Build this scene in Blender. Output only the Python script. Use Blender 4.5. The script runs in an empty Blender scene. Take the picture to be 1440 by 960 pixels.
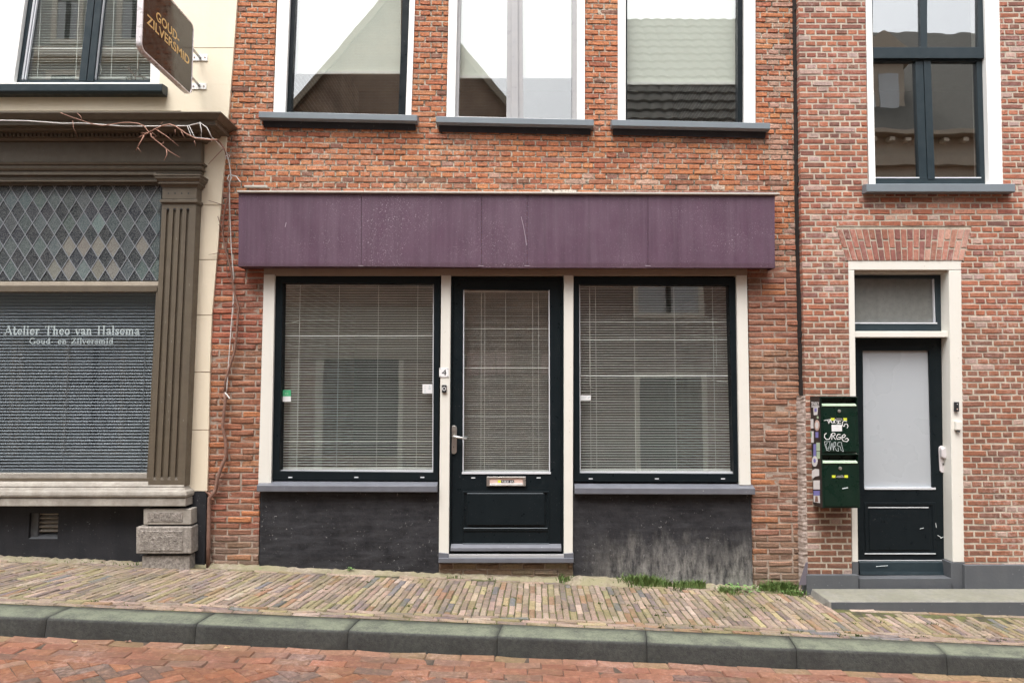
import bpy, math, random
from mathutils import Vector
R = random.Random(7)
sc = bpy.context.scene
COL = sc.collection
rad = math.radians

# ------------------------------------------------------------------ camera
CAMZ, CAMD, PITCH, F = 1.42, 5.55, rad(4.0), 1000.0
cd = bpy.data.cameras.new('camera'); cam = bpy.data.objects.new('camera', cd); COL.objects.link(cam)
cam.location = (0, -CAMD, CAMZ); cam.rotation_euler = (rad(90) + PITCH, 0, 0)
cd.sensor_width = 36; cd.lens = 36 * F / 1440; cd.clip_end = 600; cd.clip_start = 0.05
sc.camera = cam
CP, SP = math.cos(PITCH), math.sin(PITCH)

def P(px, py, Y=0.0):
    """where the facade plane at depth Y carries the spot measured at (px, py) on the photograph"""
    dx, dy = (px - 720) / F, (480 - py) / F
    k = (Y + CAMD) / (CP - SP * dy)
    return dx * k, CAMZ + k * (SP + CP * dy)
def PX(px, py, Y=0.0): return P(px, py, Y)[0]
def PZ(py, Y=0.0): return P(720, py, Y)[1]

# ------------------------------------------------------------------ ground heights
GA = PZ(812)                       # ground at the wall foot, X = 0
def gz(x, y=0.0):                  # pavement: falls to the right and a little to the kerb
    return GA - 0.040 * x + 0.025 * y
KERB_Y0, KERB_Y1 = -1.0, -1.205
KERB_H = 0.115
def rz(x, y):                      # road
    return gz(x, KERB_Y1) - KERB_H + 0.012 * min(1.5, (KERB_Y1 - y))

# ------------------------------------------------------------------ materials
def srgb(r, g, b):
    f = lambda c: (c / 255 / 12.92) if c / 255 <= .04045 else ((c / 255 + .055) / 1.055) ** 2.4
    return (f(r), f(g), f(b))
class NT:
    def __init__(s, name):
        s.m = bpy.data.materials.new(name); s.m.use_nodes = True
        s.t = s.m.node_tree; s.n = s.t.nodes; s.l = s.t.links
        s.bsdf = s.n['Principled BSDF']; s.out = s.n['Material Output']
        s.geo = s.n.new('ShaderNodeNewGeometry')
    def new(s, k, **kw):
        n = s.n.new(k)
        for a, b in kw.items(): setattr(n, a, b)
        return n
    def link(s, a, b): s.l.new(a, b)
    def noise(s, scale, detail=4, rough=.6, stretch=None, kind='noise'):
        src = s.geo.outputs['Position']
        if stretch:
            mp = s.new('ShaderNodeMapping'); mp.inputs['Scale'].default_value = stretch; s.link(src, mp.inputs[0]); src = mp.outputs[0]
        if kind == 'noise':
            n = s.new('ShaderNodeTexNoise'); n.inputs['Scale'].default_value = scale; n.inputs['Detail'].default_value = detail
            n.inputs['Roughness'].default_value = rough; s.link(src, n.inputs['Vector']); return n.outputs['Fac']
        n = s.new('ShaderNodeTexVoronoi'); n.inputs['Scale'].default_value = scale; s.link(src, n.inputs['Vector']); return n.outputs['Distance']
    def ramp(s, fac, stops):
        r = s.new('ShaderNodeValToRGB'); s.link(fac, r.inputs[0]); e = r.color_ramp.elements
        while len(e) < len(stops): e.new(.5)
        for k, (p, c) in enumerate(stops):
            e[k].position = p; e[k].color = (c, c, c, 1) if isinstance(c, (int, float)) else (*c, 1)
        return r.outputs[0]
    def mix(s, fac, a, b, mode='MIX'):
        m = s.new('ShaderNodeMix', data_type='RGBA', blend_type=mode)
        for sock, v in ((m.inputs[0], fac), (m.inputs[6], a), (m.inputs[7], b)):
            if isinstance(v, bpy.types.NodeSocket): s.link(v, sock)
            elif isinstance(v, (int, float)): sock.default_value = v
            else: sock.default_value = (*v, 1)
        return m.outputs[2]
    def math(s, op, a, b=None):
        m = s.new('ShaderNodeMath', operation=op)
        for k, v in enumerate((a, b)):
            if v is None: continue
            if isinstance(v, bpy.types.NodeSocket): s.link(v, m.inputs[k])
            else: m.inputs[k].default_value = v
        return m.outputs[0]
    def sep(s):
        x = s.new('ShaderNodeSeparateXYZ'); s.link(s.geo.outputs['Position'], x.inputs[0]); return x.outputs
    def bump(s, h, strength=.5, dist=.01):
        b = s.new('ShaderNodeBump'); b.inputs['Strength'].default_value = strength; b.inputs['Distance'].default_value = dist
        s.link(h, b.inputs['Height']); s.link(b.outputs[0], s.bsdf.inputs['Normal'])
    def finish(s, col=None, rough=.6, metal=0, spec=None):
        if col is not None:
            if isinstance(col, bpy.types.NodeSocket): s.link(col, s.bsdf.inputs['Base Color'])
            else: s.bsdf.inputs['Base Color'].default_value = (*col, 1)
        if isinstance(rough, bpy.types.NodeSocket): s.link(rough, s.bsdf.inputs['Roughness'])
        else: s.bsdf.inputs['Roughness'].default_value = rough
        s.bsdf.inputs['Metallic'].default_value = metal
        if spec is not None: s.bsdf.inputs['Specular IOR Level'].default_value = spec
        return s.m

def paint(name, c, rough=.45, wear=.25, wc=None, sc1=9, speck=0, speck_c=(.6, .6, .58), bump=.15, metal=0, streak=True, spec=None, bs=60):
    """painted / plain surface with uneven tone, rain streaks and optional light specks"""
    t = NT(name)
    wc = wc or tuple(x * .72 for x in c)
    a = t.ramp(t.noise(sc1, 5, .65), [(.38, 0), (.68, 1)])
    col = t.mix(t.math('MULTIPLY', a, wear), c, wc)
    if streak:
        s = t.ramp(t.noise(14, 3, .5, (1, 1, .07)), [(.45, 0), (.75, 1)])
        col = t.mix(t.math('MULTIPLY', s, wear * .6), col, wc)
    if speck:
        v = t.ramp(t.noise(speck, 2, .6), [(.70, 0), (.745, 1)])
        big = t.ramp(t.noise(2.3, 2), [(.45, .1), (.65, 1)])
        col = t.mix(t.math('MULTIPLY', t.math('MULTIPLY', v, big), .7), col, speck_c)
    r = t.ramp(t.noise(sc1 * 2, 3), [(.3, max(0, rough - .1)), (.7, min(1, rough + .12))])
    if bump: t.bump(t.noise(bs, 5, .6), bump, .004)
    return t.finish(col, r, metal, spec)

def stone(name, c, c2, rough=.85, scale=25, bump=.6, moss=None, mamt=1.0):
    t = NT(name)
    a = t.noise(scale, 8, .75)
    col = t.mix(t.ramp(a, [(.35, 0), (.65, 1)]), c, c2)
    b = t.ramp(t.noise(3.1, 6, .7), [(.42, 0), (.62, 1)])
    col = t.mix(t.math('MULTIPLY', b, .5), col, tuple(x * .55 for x in c))
    g = t.ramp(t.noise(260, 2, .5), [(.6, 0), (.75, 1)])
    col = t.mix(t.math('MULTIPLY', g, .35), col, tuple(min(.8, x * 1.9) for x in c2))
    if moss:
        nz = t.new('ShaderNodeSeparateXYZ'); t.link(t.geo.outputs['Normal'], nz.inputs[0])
        up = t.ramp(nz.outputs[2], [(.62, 0), (.93, 1)])
        mn = t.ramp(t.math('ADD', t.math('MULTIPLY', t.noise(9, 6, .7), .6), t.math('MULTIPLY', t.noise(90, 3, .7), .4)), [(.36, .2), (.56, 1)])
        col = t.mix(t.math('MULTIPLY', t.math('MULTIPLY', up, mn), mamt), col, moss)
    t.bump(a, bump, .006)
    return t.finish(col, rough)

def brickmat(name, salt=.35, dark=.35, bump=.7, saltc=(.62, .52, .46), moss=0, dirtlow=False, rough=.92):
    """per-brick colour comes with the mesh; grain, soot and lime bloom on top"""
    t = NT(name)
    at = t.new('ShaderNodeAttribute'); at.attribute_name = 'col'
    fine = t.noise(55, 6, .7)
    col = t.mix(t.ramp(fine, [(.36, dark), (.56, 0)]), at.outputs['Color'], t.mix(.75, at.outputs['Color'], (.06, .035, .03)))
    col = t.mix(t.ramp(t.noise(28, 3, .6), [(.5, 0), (.75, .35)]), col, t.mix(.5, at.outputs['Color'], (.75, .42, .28)))
    soot = t.ramp(t.math('ADD', t.math('MULTIPLY', t.noise(1.7, 5, .7), .7), t.math('MULTIPLY', t.noise(30, 3, .6), .3)), [(.50, 0), (.68, .5)])
    col = t.mix(soot, col, t.mix(.6, at.outputs['Color'], (.03, .024, .02)))
    pits = t.ramp(t.noise(150, 2, .5), [(.30, .85), (.38, 0)])
    col = t.mix(pits, col, (.05, .025, .02))
    m1 = t.ramp(t.noise(2.2, 4, .6), [(.48, 0), (.66, 1)])
    m2 = t.ramp(t.noise(38, 5, .75), [(.46, 0), (.62, 1)])
    col = t.mix(t.math('MULTIPLY', t.math('MULTIPLY', m1, m2), salt), col, saltc)
    if moss:
        m3 = t.ramp(t.math('ADD', t.math('MULTIPLY', t.noise(3.5, 4, .7), .6), t.math('MULTIPLY', t.noise(60, 4, .7), .4)), [(.48, 0), (.62, 1)])
        col = t.mix(t.math('MULTIPLY', m3, moss), col, (.13, .13, .035))
    if dirtlow:
        z = t.sep()
        f = t.ramp(t.math('ADD', z[2], t.math('MULTIPLY', t.noise(8, 4), .25)), [(.1, 1), (.45, 0)])
        col = t.mix(t.math('MULTIPLY', f, .6), col, (.16, .12, .085))
    t.bump(t.math('ADD', fine, t.math('MULTIPLY', t.noise(170, 2, .5), .4)), bump, .006)
    return t.finish(col, rough)

def mortarmat(name, c, c2, scale=14, moss=None, th=(.42, .6), bump=.6):
    t = NT(name)
    col = t.mix(t.ramp(t.noise(scale, 6, .75), [(th[0], 0), (th[1], 1)]), c, c2)
    col = t.mix(t.ramp(t.noise(120, 3), [(.4, .3), (.6, 0)]), col, tuple(x * .45 for x in c))
    if moss:
        col = t.mix(t.ramp(t.noise(5, 5, .7), [(.42, 0), (.6, 1)]), col, moss)
    t.bump(t.noise(90, 4), bump, .004)
    return t.finish(col, .95)

def glass(name, fac, tint=(1, 1, 1), wavy=0.03, fres=1.5, rough=0.0):
    t = NT(name); t.n.remove(t.bsdf)
    tr = t.new('ShaderNodeBsdfTransparent'); tr.inputs[0].default_value = (*tint, 1)
    gl = t.new('ShaderNodeBsdfGlossy'); gl.inputs['Roughness'].default_value = rough
    mx = t.new('ShaderNodeMixShader')
    fr = t.new('ShaderNodeLayerWeight'); fr.inputs[0].default_value = .5
    t.link(t.math('ADD', t.math('MULTIPLY', t.math('POWER', fr.outputs['Facing'], 4), .5), fac), mx.inputs[0])
    t.link(tr.outputs[0], mx.inputs[1]); t.link(gl.outputs[0], mx.inputs[2]); t.link(mx.outputs[0], t.out.inputs[0])
    if wavy:
        b = t.new('ShaderNodeBump'); b.inputs['Strength'].default_value = wavy; b.inputs['Distance'].default_value = .01
        t.link(t.noise(2.2, 2, .5), b.inputs['Height']); t.link(b.outputs[0], gl.inputs['Normal'])
    return t.m

M = {}
# ------------------------------------------------------------------ mesh building
class MB:
    def __init__(s): s.v, s.f, s.c, s.mi = [], [], [], []; s.col = None; s.mat = 0
    def add(s, vs, fs, col=None):
        o = len(s.v); s.st = getattr(s, 'st', []) + [(o, len(s.f))] ; s.v += [tuple(v) for v in vs]; s.f += [tuple(o + i for i in f) for f in fs]
        s.mi += [s.mat] * len(fs); s.c += [col or (1, 1, 1)] * len(vs); return s
    def hexa(s, b, t, col=None):      # bottom 4, top 4
        return s.add(list(b) + list(t), [(3, 2, 1, 0), (4, 5, 6, 7), (0, 1, 5, 4), (1, 2, 6, 5), (2, 3, 7, 6), (3, 0, 4, 7)], col)
    def box(s, x0, x1, y0, y1, z0, z1, col=None):
        return s.hexa([(x0, y0, z0), (x1, y0, z0), (x1, y1, z0), (x0, y1, z0)], [(x0, y0, z1), (x1, y0, z1), (x1, y1, z1), (x0, y1, z1)], col)
    def quad(s, q, y0, y1):           # q = world (x,z) TL TR BR BL
        (a, b, c, d) = q
        return s.hexa([(d[0], y0, d[1]), (c[0], y0, c[1]), (c[0], y1, c[1]), (d[0], y1, d[1])],
                      [(a[0], y0, a[1]), (b[0], y0, b[1]), (b[0], y1, b[1]), (a[0], y1, a[1])])
    def pq(s, q, y0, y1): return s.quad([P(x, y, y0) for x, y in q], y0, y1)
    def pr(s, x0, y0, x1, y1, Y0, Y1): return s.pq([(x0, y0), (x1, y0), (x1, y1), (x0, y1)], Y0, Y1)
    def ring(s, o, i, y0, y1, pix=True):
        if pix: o = [P(x, y, y0) for x, y in o]; i = [P(x, y, y0) for x, y in i]
        vs = [(x, y0, z) for x, z in o] + [(x, y0, z) for x, z in i] + [(x, y1, z) for x, z in o] + [(x, y1, z) for x, z in i]
        fs = []
        for k in range(4):
            n = (k + 1) % 4
            fs += [(k, k + 4, n + 4, n), (k + 8, n + 8, n + 12, k + 12), (k, n, n + 8, k + 8), (k + 4, k + 12, n + 12, n + 4)]
        return s.add(vs, fs)
    def xprof(s, x0, x1, prof, sh=0.0, x0b=None, x1b=None):   # closed (y,z) outline drawn along X, sh = slope
        n = len(prof)
        vs = [(x0, y, z - sh * x0) for y, z in prof] + [(x1, y, z - sh * x1) for y, z in prof]
        fs = [tuple(range(n))[::-1], tuple(range(n, 2 * n))] + [(k, (k + 1) % n, (k + 1) % n + n, k + n) for k in range(n)]
        return s.add(vs, fs)
    def prism(s, poly, y0, y1):       # (x,z) outline
        n = len(poly); vs = [(x, y0, z) for x, z in poly] + [(x, y1, z) for x, z in poly]
        return s.add(vs, [tuple(range(n)), tuple(range(n, 2 * n))[::-1]] + [(k, k + n, (k + 1) % n + n, (k + 1) % n) for k in range(n)])
    def tube(s, pts, r, n=6, r1=None):
        pts = [Vector(p) for p in pts]; m = len(pts); vs, fs = [], []
        for k, p in enumerate(pts):
            d = (pts[min(k + 1, m - 1)] - pts[max(k - 1, 0)]).normalized()
            u = d.cross(Vector((0, 0, 1)) if abs(d.z) < .9 else Vector((0, 1, 0))).normalized(); w = d.cross(u)
            q = r if r1 is None else r + (r1 - r) * k / max(1, m - 1)
            for j in range(n):
                a = 2 * math.pi * j / n; vs.append(p + (u * math.cos(a) + w * math.sin(a)) * q)
        for k in range(m - 1):
            for j in range(n):
                fs.append((k * n + j, k * n + (j + 1) % n, (k + 1) * n + (j + 1) % n, (k + 1) * n + j))
        fs += [tuple(range(n))[::-1], tuple((m - 1) * n + j for j in range(n))]
        return s.add(vs, fs)
    def ribbon(s, pts, w, y, t=.0006):   # flat stroke on a wall plane, pts (x,z)
        for a, b in zip(pts[:-1], pts[1:]):
            dx, dz = b[0] - a[0], b[1] - a[1]; L = math.hypot(dx, dz) or 1e-6; nx, nz = -dz / L * w / 2, dx / L * w / 2
            ex, ez = dx / L * w * .3, dz / L * w * .3
            s.quad([(a[0] - ex + nx, a[1] - ez + nz), (b[0] + ex + nx, b[1] + ez + nz), (b[0] + ex - nx, b[1] + ez - nz), (a[0] - ex - nx, a[1] - ez - nz)], y - R.random() * .0003, y + t)
        return s
    def disc(s, x, z, y0, y1, r, n=16, rz_=None):
        rz_ = rz_ or r
        return s.prism([(x + r * math.cos(2 * math.pi * k / n), z + rz_ * math.sin(2 * math.pi * k / n)) for k in range(n)], y0, y1)
    def build(s, name, mats, parent=None, bevel=0, smooth=False, label=None, seg=2):
        if not isinstance(mats, (list, tuple)): mats = [mats]
        o0 = worg(parent)
        me = bpy.data.meshes.new(name)
        me.from_pydata([(a - o0[0], b - o0[1], c - o0[2]) for a, b, c in s.v], [], s.f)
        for m in mats: me.materials.append(M[m])
        if len(mats) > 1: me.polygons.foreach_set('material_index', s.mi)
        if s.col:
            ca = me.color_attributes.new('col', 'FLOAT_COLOR', 'POINT')
            ca.data.foreach_set('color', [q for c in s.c for q in (*c, 1)])
        if smooth: me.polygons.foreach_set('use_smooth', [True] * len(me.polygons))
        me.validate(); me.update()
        import bmesh
        bm = bmesh.new(); bm.from_mesh(me); bmesh.ops.recalc_face_normals(bm, faces=bm.faces); bm.to_mesh(me); bm.free()
        o = bpy.data.objects.new(name, me); COL.objects.link(o); o.parent = parent; ORG[o.name] = o0
        if bevel:
            b = o.modifiers.new('edge', 'BEVEL'); b.width = bevel; b.segments = seg; b.limit_method = 'ANGLE'; b.angle_limit = rad(40); b.harden_normals = False
        if label: o['label'] = label
        return o
ORG = {}
def build_each(mb, name, mat, parent, **kw):   # every piece that was added becomes an object of its own
    r = []
    st = mb.st + [(len(mb.v), len(mb.f))]
    for (v0, f0), (v1, f1) in zip(st[:-1], st[1:]):
        m = MB(); m.v = mb.v[v0:v1]; m.f = [tuple(i - v0 for i in f) for f in mb.f[f0:f1]]; m.mi = [0] * len(m.f); m.c = [(1, 1, 1)] * len(m.v)
        r.append(m.build(name, mat, parent, **kw))
    return r
def worg(o): return ORG.get(o.name, (0, 0, 0)) if o else (0, 0, 0)
def thing(name, label, cat, loc=(0, 0, 0), group=None):
    o = bpy.data.objects.new(name, None); COL.objects.link(o); o.location = loc; o.empty_display_size = .1
    o['label'] = label; o['category'] = cat
    if group: o['group'] = group
    ORG[o.name] = tuple(loc); return o
def tag(o, label, cat, group=None, kind=None):
    if label: o['label'] = label
    if cat: o['category'] = cat
    if group: o['group'] = group
    if kind: o['kind'] = kind
    return o
def struct(o, label=None, cat=None, kind='structure'):
    o['kind'] = kind
    if label: o['label'] = label
    if cat: o['category'] = cat
    return o
def lin(pts):
    def f(z):
        if z <= pts[0][0]: return pts[0][1]
        for (a, b), (c, d) in zip(pts[:-1], pts[1:]):
            if z <= c: return b + (d - b) * (z - a) / (c - a)
        return pts[-1][1]
    return f
def edge_from_px(pts, Y):        # pts (px,py) top to bottom -> x as a function of z
    q = sorted((P(x, y, Y)[1], P(x, y, Y)[0]) for x, y in pts); return lin(q)

# ------------------------------------------------------------------ bricks
def brick(mb, x0, x1, z0, z1, yf, col, jit=.0012, ch=.004, dep=.05, zf=None, chd=.004):
    J = lambda k=1: (R.random() * 2 - 1) * jit * k
    xm, zm = (x0 + x1) / 2, (z0 + z1) / 2
    o = [(x0, z0), (xm, z0), (x1, z0), (x1, zm), (x1, z1), (xm, z1), (x0, z1), (x0, zm)]
    out = [(x + J(), z + J()) for x, z in o]
    inn = []
    for (x, z), (ox, oz) in zip(o, out):
        sx = (x0 - x > -1e-6) - (x - x1 > -1e-6); sz = (z0 - z > -1e-6) - (z - z1 > -1e-6)
        c = ch * (1 + R.random() * .8)
        inn.append((ox + sx * c, oz + sz * c))
    yo = yf + J(1.6); tx, tz = J(1.2), J(.8)
    zf = zf or (lambda x, z: z)
    v = [(x, yf + chd + abs(J()), zf(x, z)) for x, z in out] + [(x, yo + tx * (x - xm) / .1 + tz + J(.5), zf(x, z)) for x, z in inn]
    v += [(x, yf + dep, zf(x, z)) for x, z in out] + [(xm, yo, zf(xm, zm))]
    f = []
    for k in range(8):
        n = (k + 1) % 8
        f += [(k, n, n + 8, k + 8), (k + 8, n + 8, 24), (k, k + 16, n + 16, n)]
    mb.add(v, f, col)

def subtract(iv, a, b):
    r = []
    for x0, x1 in iv:
        if b <= x0 or a >= x1: r.append((x0, x1)); continue
        if a > x0: r.append((x0, a))
        if b < x1: r.append((b, x1))
    return r
def hole_px(q, Y):   # TL TR BR BL px
    a, b, c, d = [P(x, y, Y) for x, y in q]
    return (a, b, c, d)
def hole_at(h, z):
    a, b, c, d = h
    zt, zb = (a[1] + b[1]) / 2, (c[1] + d[1]) / 2
    if z > zt or z < zb: return None
    t = (z - zb) / (zt - zb)
    return d[0] + (a[0] - d[0]) * t, c[0] + (b[0] - c[0]) * t
def brick_wall(mb, zlo, zhi, pitch, xl, xr, holes, yf, head, colf, joint=.008, jit=.0012, ch=.004, my=.006, dep=.05, back=.14, shear=None, bond='cross', vj=.008, phase=0.0):
    sh = shear or (lambda z: 0.0)
    n = int(round((zhi - zlo) / pitch)); pitch = (zhi - zlo) / n
    for i in range(n):
        z0 = zlo + i * pitch; zc = z0 + pitch / 2; s = sh(zc)
        zf = lambda x, z, s=s: z - s * x
        iv = [(xl(zc), xr(zc))]
        for h in holes:
            hx = (h[0][0] + h[1][0]) / 2
            r = hole_at(h, zc - s * hx)
            if r: iv = subtract(iv, *r)
        for a, b in iv:
            if b - a < .012: continue
            # bed of mortar
            mb.mat = 1
            m = .001
            mb.hexa([(a + m, yf + my, zf(a, z0)), (b - m, yf + my, zf(b, z0)), (b - m, yf + back, zf(b, z0)), (a + m, yf + back, zf(a, z0))],
                    [(a + m, yf + my, zf(a, z0 + pitch)), (b - m, yf + my, zf(b, z0 + pitch)), (b - m, yf + back, zf(b, z0 + pitch)), (a + m, yf + back, zf(a, z0 + pitch))])
            mb.mat = 0
            L = head if i % 2 == 0 else head * 2
            off = phase + (0 if i % 2 == 0 else (head / 2 if i % 4 == 1 else head * 1.5))
            if bond == 'pier': L = head * 2; off = phase + (0 if i % 2 == 0 else head)
            k = math.floor((a - off) / L); cuts = [a]
            x = off + (k + 1) * L
            while x < b - .02:
                if x > a + .02: cuts.append(x + (R.random() * 2 - 1) * .004)
                if L > head * 1.5 and R.random() < .10 and x + head < b - .05: x += head
                else: x += L
            cuts.append(b)
            for c0, c1 in zip(cuts[:-1], cuts[1:]):
                jx = vj / 2
                e0 = 0 if c0 == a else jx; e1 = 0 if c1 == b else jx
                jz = joint / 2 * (1 + (R.random() - .5) * .35)
                brick(mb, c0 + e0, c1 - e1, z0 + jz, z0 + pitch - jz, yf, colf((c0 + c1) / 2, zc), jit, ch, dep, zf)
def mixc(a, b, t): return tuple(x + (y - x) * t for x, y in zip(a, b))
def vary(c, v=.15):
    k = 1 + (R.random() * 2 - 1) * v
    return tuple(max(.01, x * k * (1 + (R.random() * 2 - 1) * v * .3)) for x in c)

# ------------------------------------------------------------------ text
def text_mesh(mb, txt, to, size, extr=.001, font_off=0.0, spacing=1.0):
    """outline text; `to` maps (u, v, w) in text units (metres, baseline origin) to world"""
    cu = bpy.data.curves.new('t', 'FONT'); cu.body = txt; cu.size = size; cu.offset = font_off; cu.space_character = spacing
    cu.resolution_u = 4
    ob = bpy.data.objects.new('t', cu); COL.objects.link(ob)
    dg = bpy.context.evaluated_depsgraph_get(); me = ob.evaluated_get(dg).to_mesh()
    vs = [tuple(v.co) for v in me.vertices]; fs = [tuple(p.vertices) for p in me.polygons]
    w = max((v[0] for v in vs), default=0); mb.add([to(v[0], v[1], 0) for v in vs], fs)
    ob.evaluated_get(dg).to_mesh_clear(); bpy.data.objects.remove(ob); bpy.data.curves.remove(cu)
    return w
def text_fit(mb, txt, to, x0, x1, h, off=0.0):
    """text scaled to run from x0 to x1 with cap height h"""
    tmp = MB(); text_mesh(tmp, txt, lambda u, v, w: (u, v, w), 1.0, font_off=off / max(h, 1e-3))
    us = [v[0] for v in tmp.v]; vs = [v[1] for v in tmp.v]; u0, u1 = min(us), max(us)
    cap = .73
    sx = (x1 - x0) / (u1 - u0); sy = h / cap
    mb.add([to(x0 + (v[0] - u0) * sx, v[1] * sy, 0) for v in tmp.v], tmp.f)
HV, LT = .15, .065
def arc(cx, cy, rx, ry, a0, a1, n=12): return [(cx + rx * math.cos(rad(a0 + (a1 - a0) * k / n)), cy + ry * math.sin(rad(a0 + (a1 - a0) * k / n))) for k in range(n + 1)]
ARCH = lambda x: [(x, .42), (x + .1, .6), (x + .22, .62), (x + .31, .52), (x + .32, 0)]
SER = {
 'A': (.9, [([(.08, 0), (.42, 1)], LT), ([(.42, 1), (.78, 0)], HV), ([(.2, .34), (.62, .34)], LT)], [(.08, 0), (.78, 0)]),
 't': (.5, [([(.2, .88), (.2, .12), (.3, .01), (.44, .08)], HV), ([(.05, .63), (.42, .63)], LT)], []),
 'e': (.62, [([(.1, .36), (.5, .36)], LT), (arc(.31, .32, .21, .3, 5, 320), .12)], []),
 'l': (.38, [([(.18, 0), (.18, 1)], HV)], [(.18, 0), (.14, .98)]),
 'i': (.38, [([(.18, 0), (.18, .62)], HV), ([(.18, .86), (.18, .97)], HV)], [(.18, 0), (.14, .6)]),
 'r': (.52, [([(.18, 0), (.18, .62)], HV), ([(.18, .45), (.3, .6), (.46, .56)], .12)], [(.18, 0), (.14, .6)]),
 'T': (.88, [([(.42, 0), (.42, 1)], HV), ([(.06, .97), (.78, .97)], LT), ([(.06, .97), (.06, .78)], LT), ([(.78, .97), (.78, .78)], LT)], [(.42, 0)]),
 'h': (.7, [([(.18, 0), (.18, 1)], HV), (ARCH(.18), .13)], [(.18, 0), (.5, 0), (.14, .98)]),
 'o': (.64, [(arc(.31, .31, .21, .3, 0, 360, 16), .12)], []),
 'v': (.6, [([(.08, .62), (.3, 0)], HV), ([(.3, 0), (.5, .62)], LT)], [(.08, .62), (.5, .62)]),
 'a': (.6, [([(.1, .5), (.2, .62), (.34, .62), (.43, .5), (.43, .08), (.54, .02)], .13), ([(.43, .36), (.2, .3), (.1, .17), (.18, .03), (.3, .02), (.43, .13)], .1)], []),
 'n': (.7, [([(.18, 0), (.18, .62)], HV), (ARCH(.18), .13)], [(.18, 0), (.5, 0), (.14, .6)]),
 'm': (1.04, [([(.18, 0), (.18, .62)], HV), (ARCH(.18), .13), (ARCH(.5), .13)], [(.18, 0), (.5, 0), (.82, 0), (.14, .6)]),
 'H': (.98, [([(.18, 0), (.18, 1)], HV), ([(.74, 0), (.74, 1)], HV), ([(.18, .52), (.74, .52)], LT)], [(.18, 0), (.74, 0), (.18, 1), (.74, 1)]),
 's': (.52, [([(.42, .5), (.32, .61), (.16, .58), (.12, .46), (.36, .26), (.4, .14), (.3, .02), (.16, .02), (.08, .14)], .12)], []),
 'G': (.95, [(arc(.45, .5, .36, .48, 45, 345, 16), .12), ([(.79, .42), (.79, .08)], HV)], [(.79, .42)]),
 'u': (.7, [([(.16, .62), (.16, .15), (.26, .02), (.38, .03), (.5, .2)], .13), ([(.5, .62), (.5, 0)], HV)], [(.12, .6), (.54, 0)]),
 'd': (.68, [([(.5, 0), (.5, 1)], HV), (arc(.31, .31, .2, .3, 20, 340, 14), .11)], [(.46, .98), (.54, 0)]),
 'Z': (.82, [([(.1, .97), (.68, .97)], LT), ([(.68, .97), (.12, .03)], HV), ([(.12, .03), (.72, .03)], LT), ([(.72, .03), (.72, .22)], LT), ([(.1, .97), (.1, .78)], LT)], []),
 '-': (.4, [([(.08, .3), (.3, .3)], .1)], []), ' ': (.55, [], [])}
def serif_text(mb, txt, x0, x1, z, h, y, wgt=1.0):
    tot = sum(SER[c][0] for c in txt); sx = (x1 - x0) / tot; x = x0
    for c in txt:
        w, st, sf = SER[c]
        for pts, wd in st: mb.ribbon([(x + a * sx, z + b * h) for a, b in pts], wd * h * wgt, y)
        for a, b in sf: mb.ribbon([(x + (a - .14) * sx, z + b * h), (x + (a + .14) * sx, z + b * h)], .06 * h * wgt, y - .0004)
        x += w * sx
# ------------------------------------------------------------------ material list
M['brick_old'] = brickmat('old orange brick', salt=.7, dark=.75, bump=1.0, saltc=(.60, .47, .38))
M['brick_pier'] = brickmat('weathered red brick', salt=.45, dark=.55, bump=.9, saltc=(.45, .36, .29), dirtlow=True)
M['brick_red'] = brickmat('red machine brick', salt=.4, dark=.5, bump=.4, saltc=(.6, .46, .42))
M['mortar_old'] = mortarmat('patchy old mortar', (.085, .075, .055), (.55, .48, .39), 24, th=(.42, .56))
M['mortar_pier'] = mortarmat('pinkish pier mortar', (.30, .235, .19), (.44, .36, .30), 12)
M['mortar_red'] = mortarmat('cream pointing', (.55, .49, .40), (.33, .28, .23), 9, th=(.38, .68), bump=.4)
M['cream_wall'] = paint('cream plaster', (.75, .67, .53), .75, .22, (.66, .56, .40), 3, bump=.25, bs=45)
M['groove'] = paint('brown groove', (.34, .22, .13), .9, .3)
M['black_plinth'] = paint('black tarred plinth', (.016, .017, .021), .7, .6, (.036, .036, .041), 6, speck=60, speck_c=(.3, .3, .3), bump=.9, bs=22, spec=.25)
M['brown_paint'] = paint('brown grey paint', (.115, .093, .066), .45, .45, (.07, .055, .04), 12, speck=90, speck_c=(.3, .27, .22), bump=.12)
M['beige_paint'] = paint('worn beige rail paint', (.40, .35, .28), .5, .4, (.22, .18, .14), 14, bump=.15)
M['white_paint'] = paint('white frame paint', (.84, .84, .82), .38, .10, (.7, .7, .68), 5, bump=.05)
M['cream_paint'] = paint('off white post paint', (.70, .685, .635), .42, .16, (.58, .55, .47), 6, speck=60, speck_c=(.35, .3, .25), bump=.06)
M['taupe_paint'] = paint('taupe lintel paint', (.34, .27, .215), .5, .3, (.25, .19, .15), 9, bump=.08)
M['dark_frame'] = paint('blackish green frame paint', (.0065, .0105, .013), .36, .3, (.012, .017, .02), 10, speck=130, speck_c=(.25, .25, .25), bump=.06, spec=.16)
M['petrol_frame'] = paint('petrol grey frame paint', (.018, .029, .036), .38, .3, (.03, .043, .05), 10, bump=.06, spec=.3)
M['silver_frame'] = paint('pale grey window frame', (.34, .34, .35), .35, .3, (.45, .43, .42), 8, bump=.04)
M['sill_grey'] = paint('blue grey sill', (.17, .20, .225), .42, .25, (.12, .14, .16), 8, bump=.08)
M['lead_grey'] = paint('lead coloured sill paint', (.115, .12, .14), .42, .3, (.17, .18, .21), 9, speck=50, speck_c=(.5, .5, .5), bump=.08)
M['zinc'] = paint('light zinc strip', (.52, .50, .46), .45, .4, (.34, .32, .29), 12, bump=.1)
M['bead'] = paint('aluminium glazing bead', (.62, .64, .68), .35, .2, bump=0)
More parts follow.
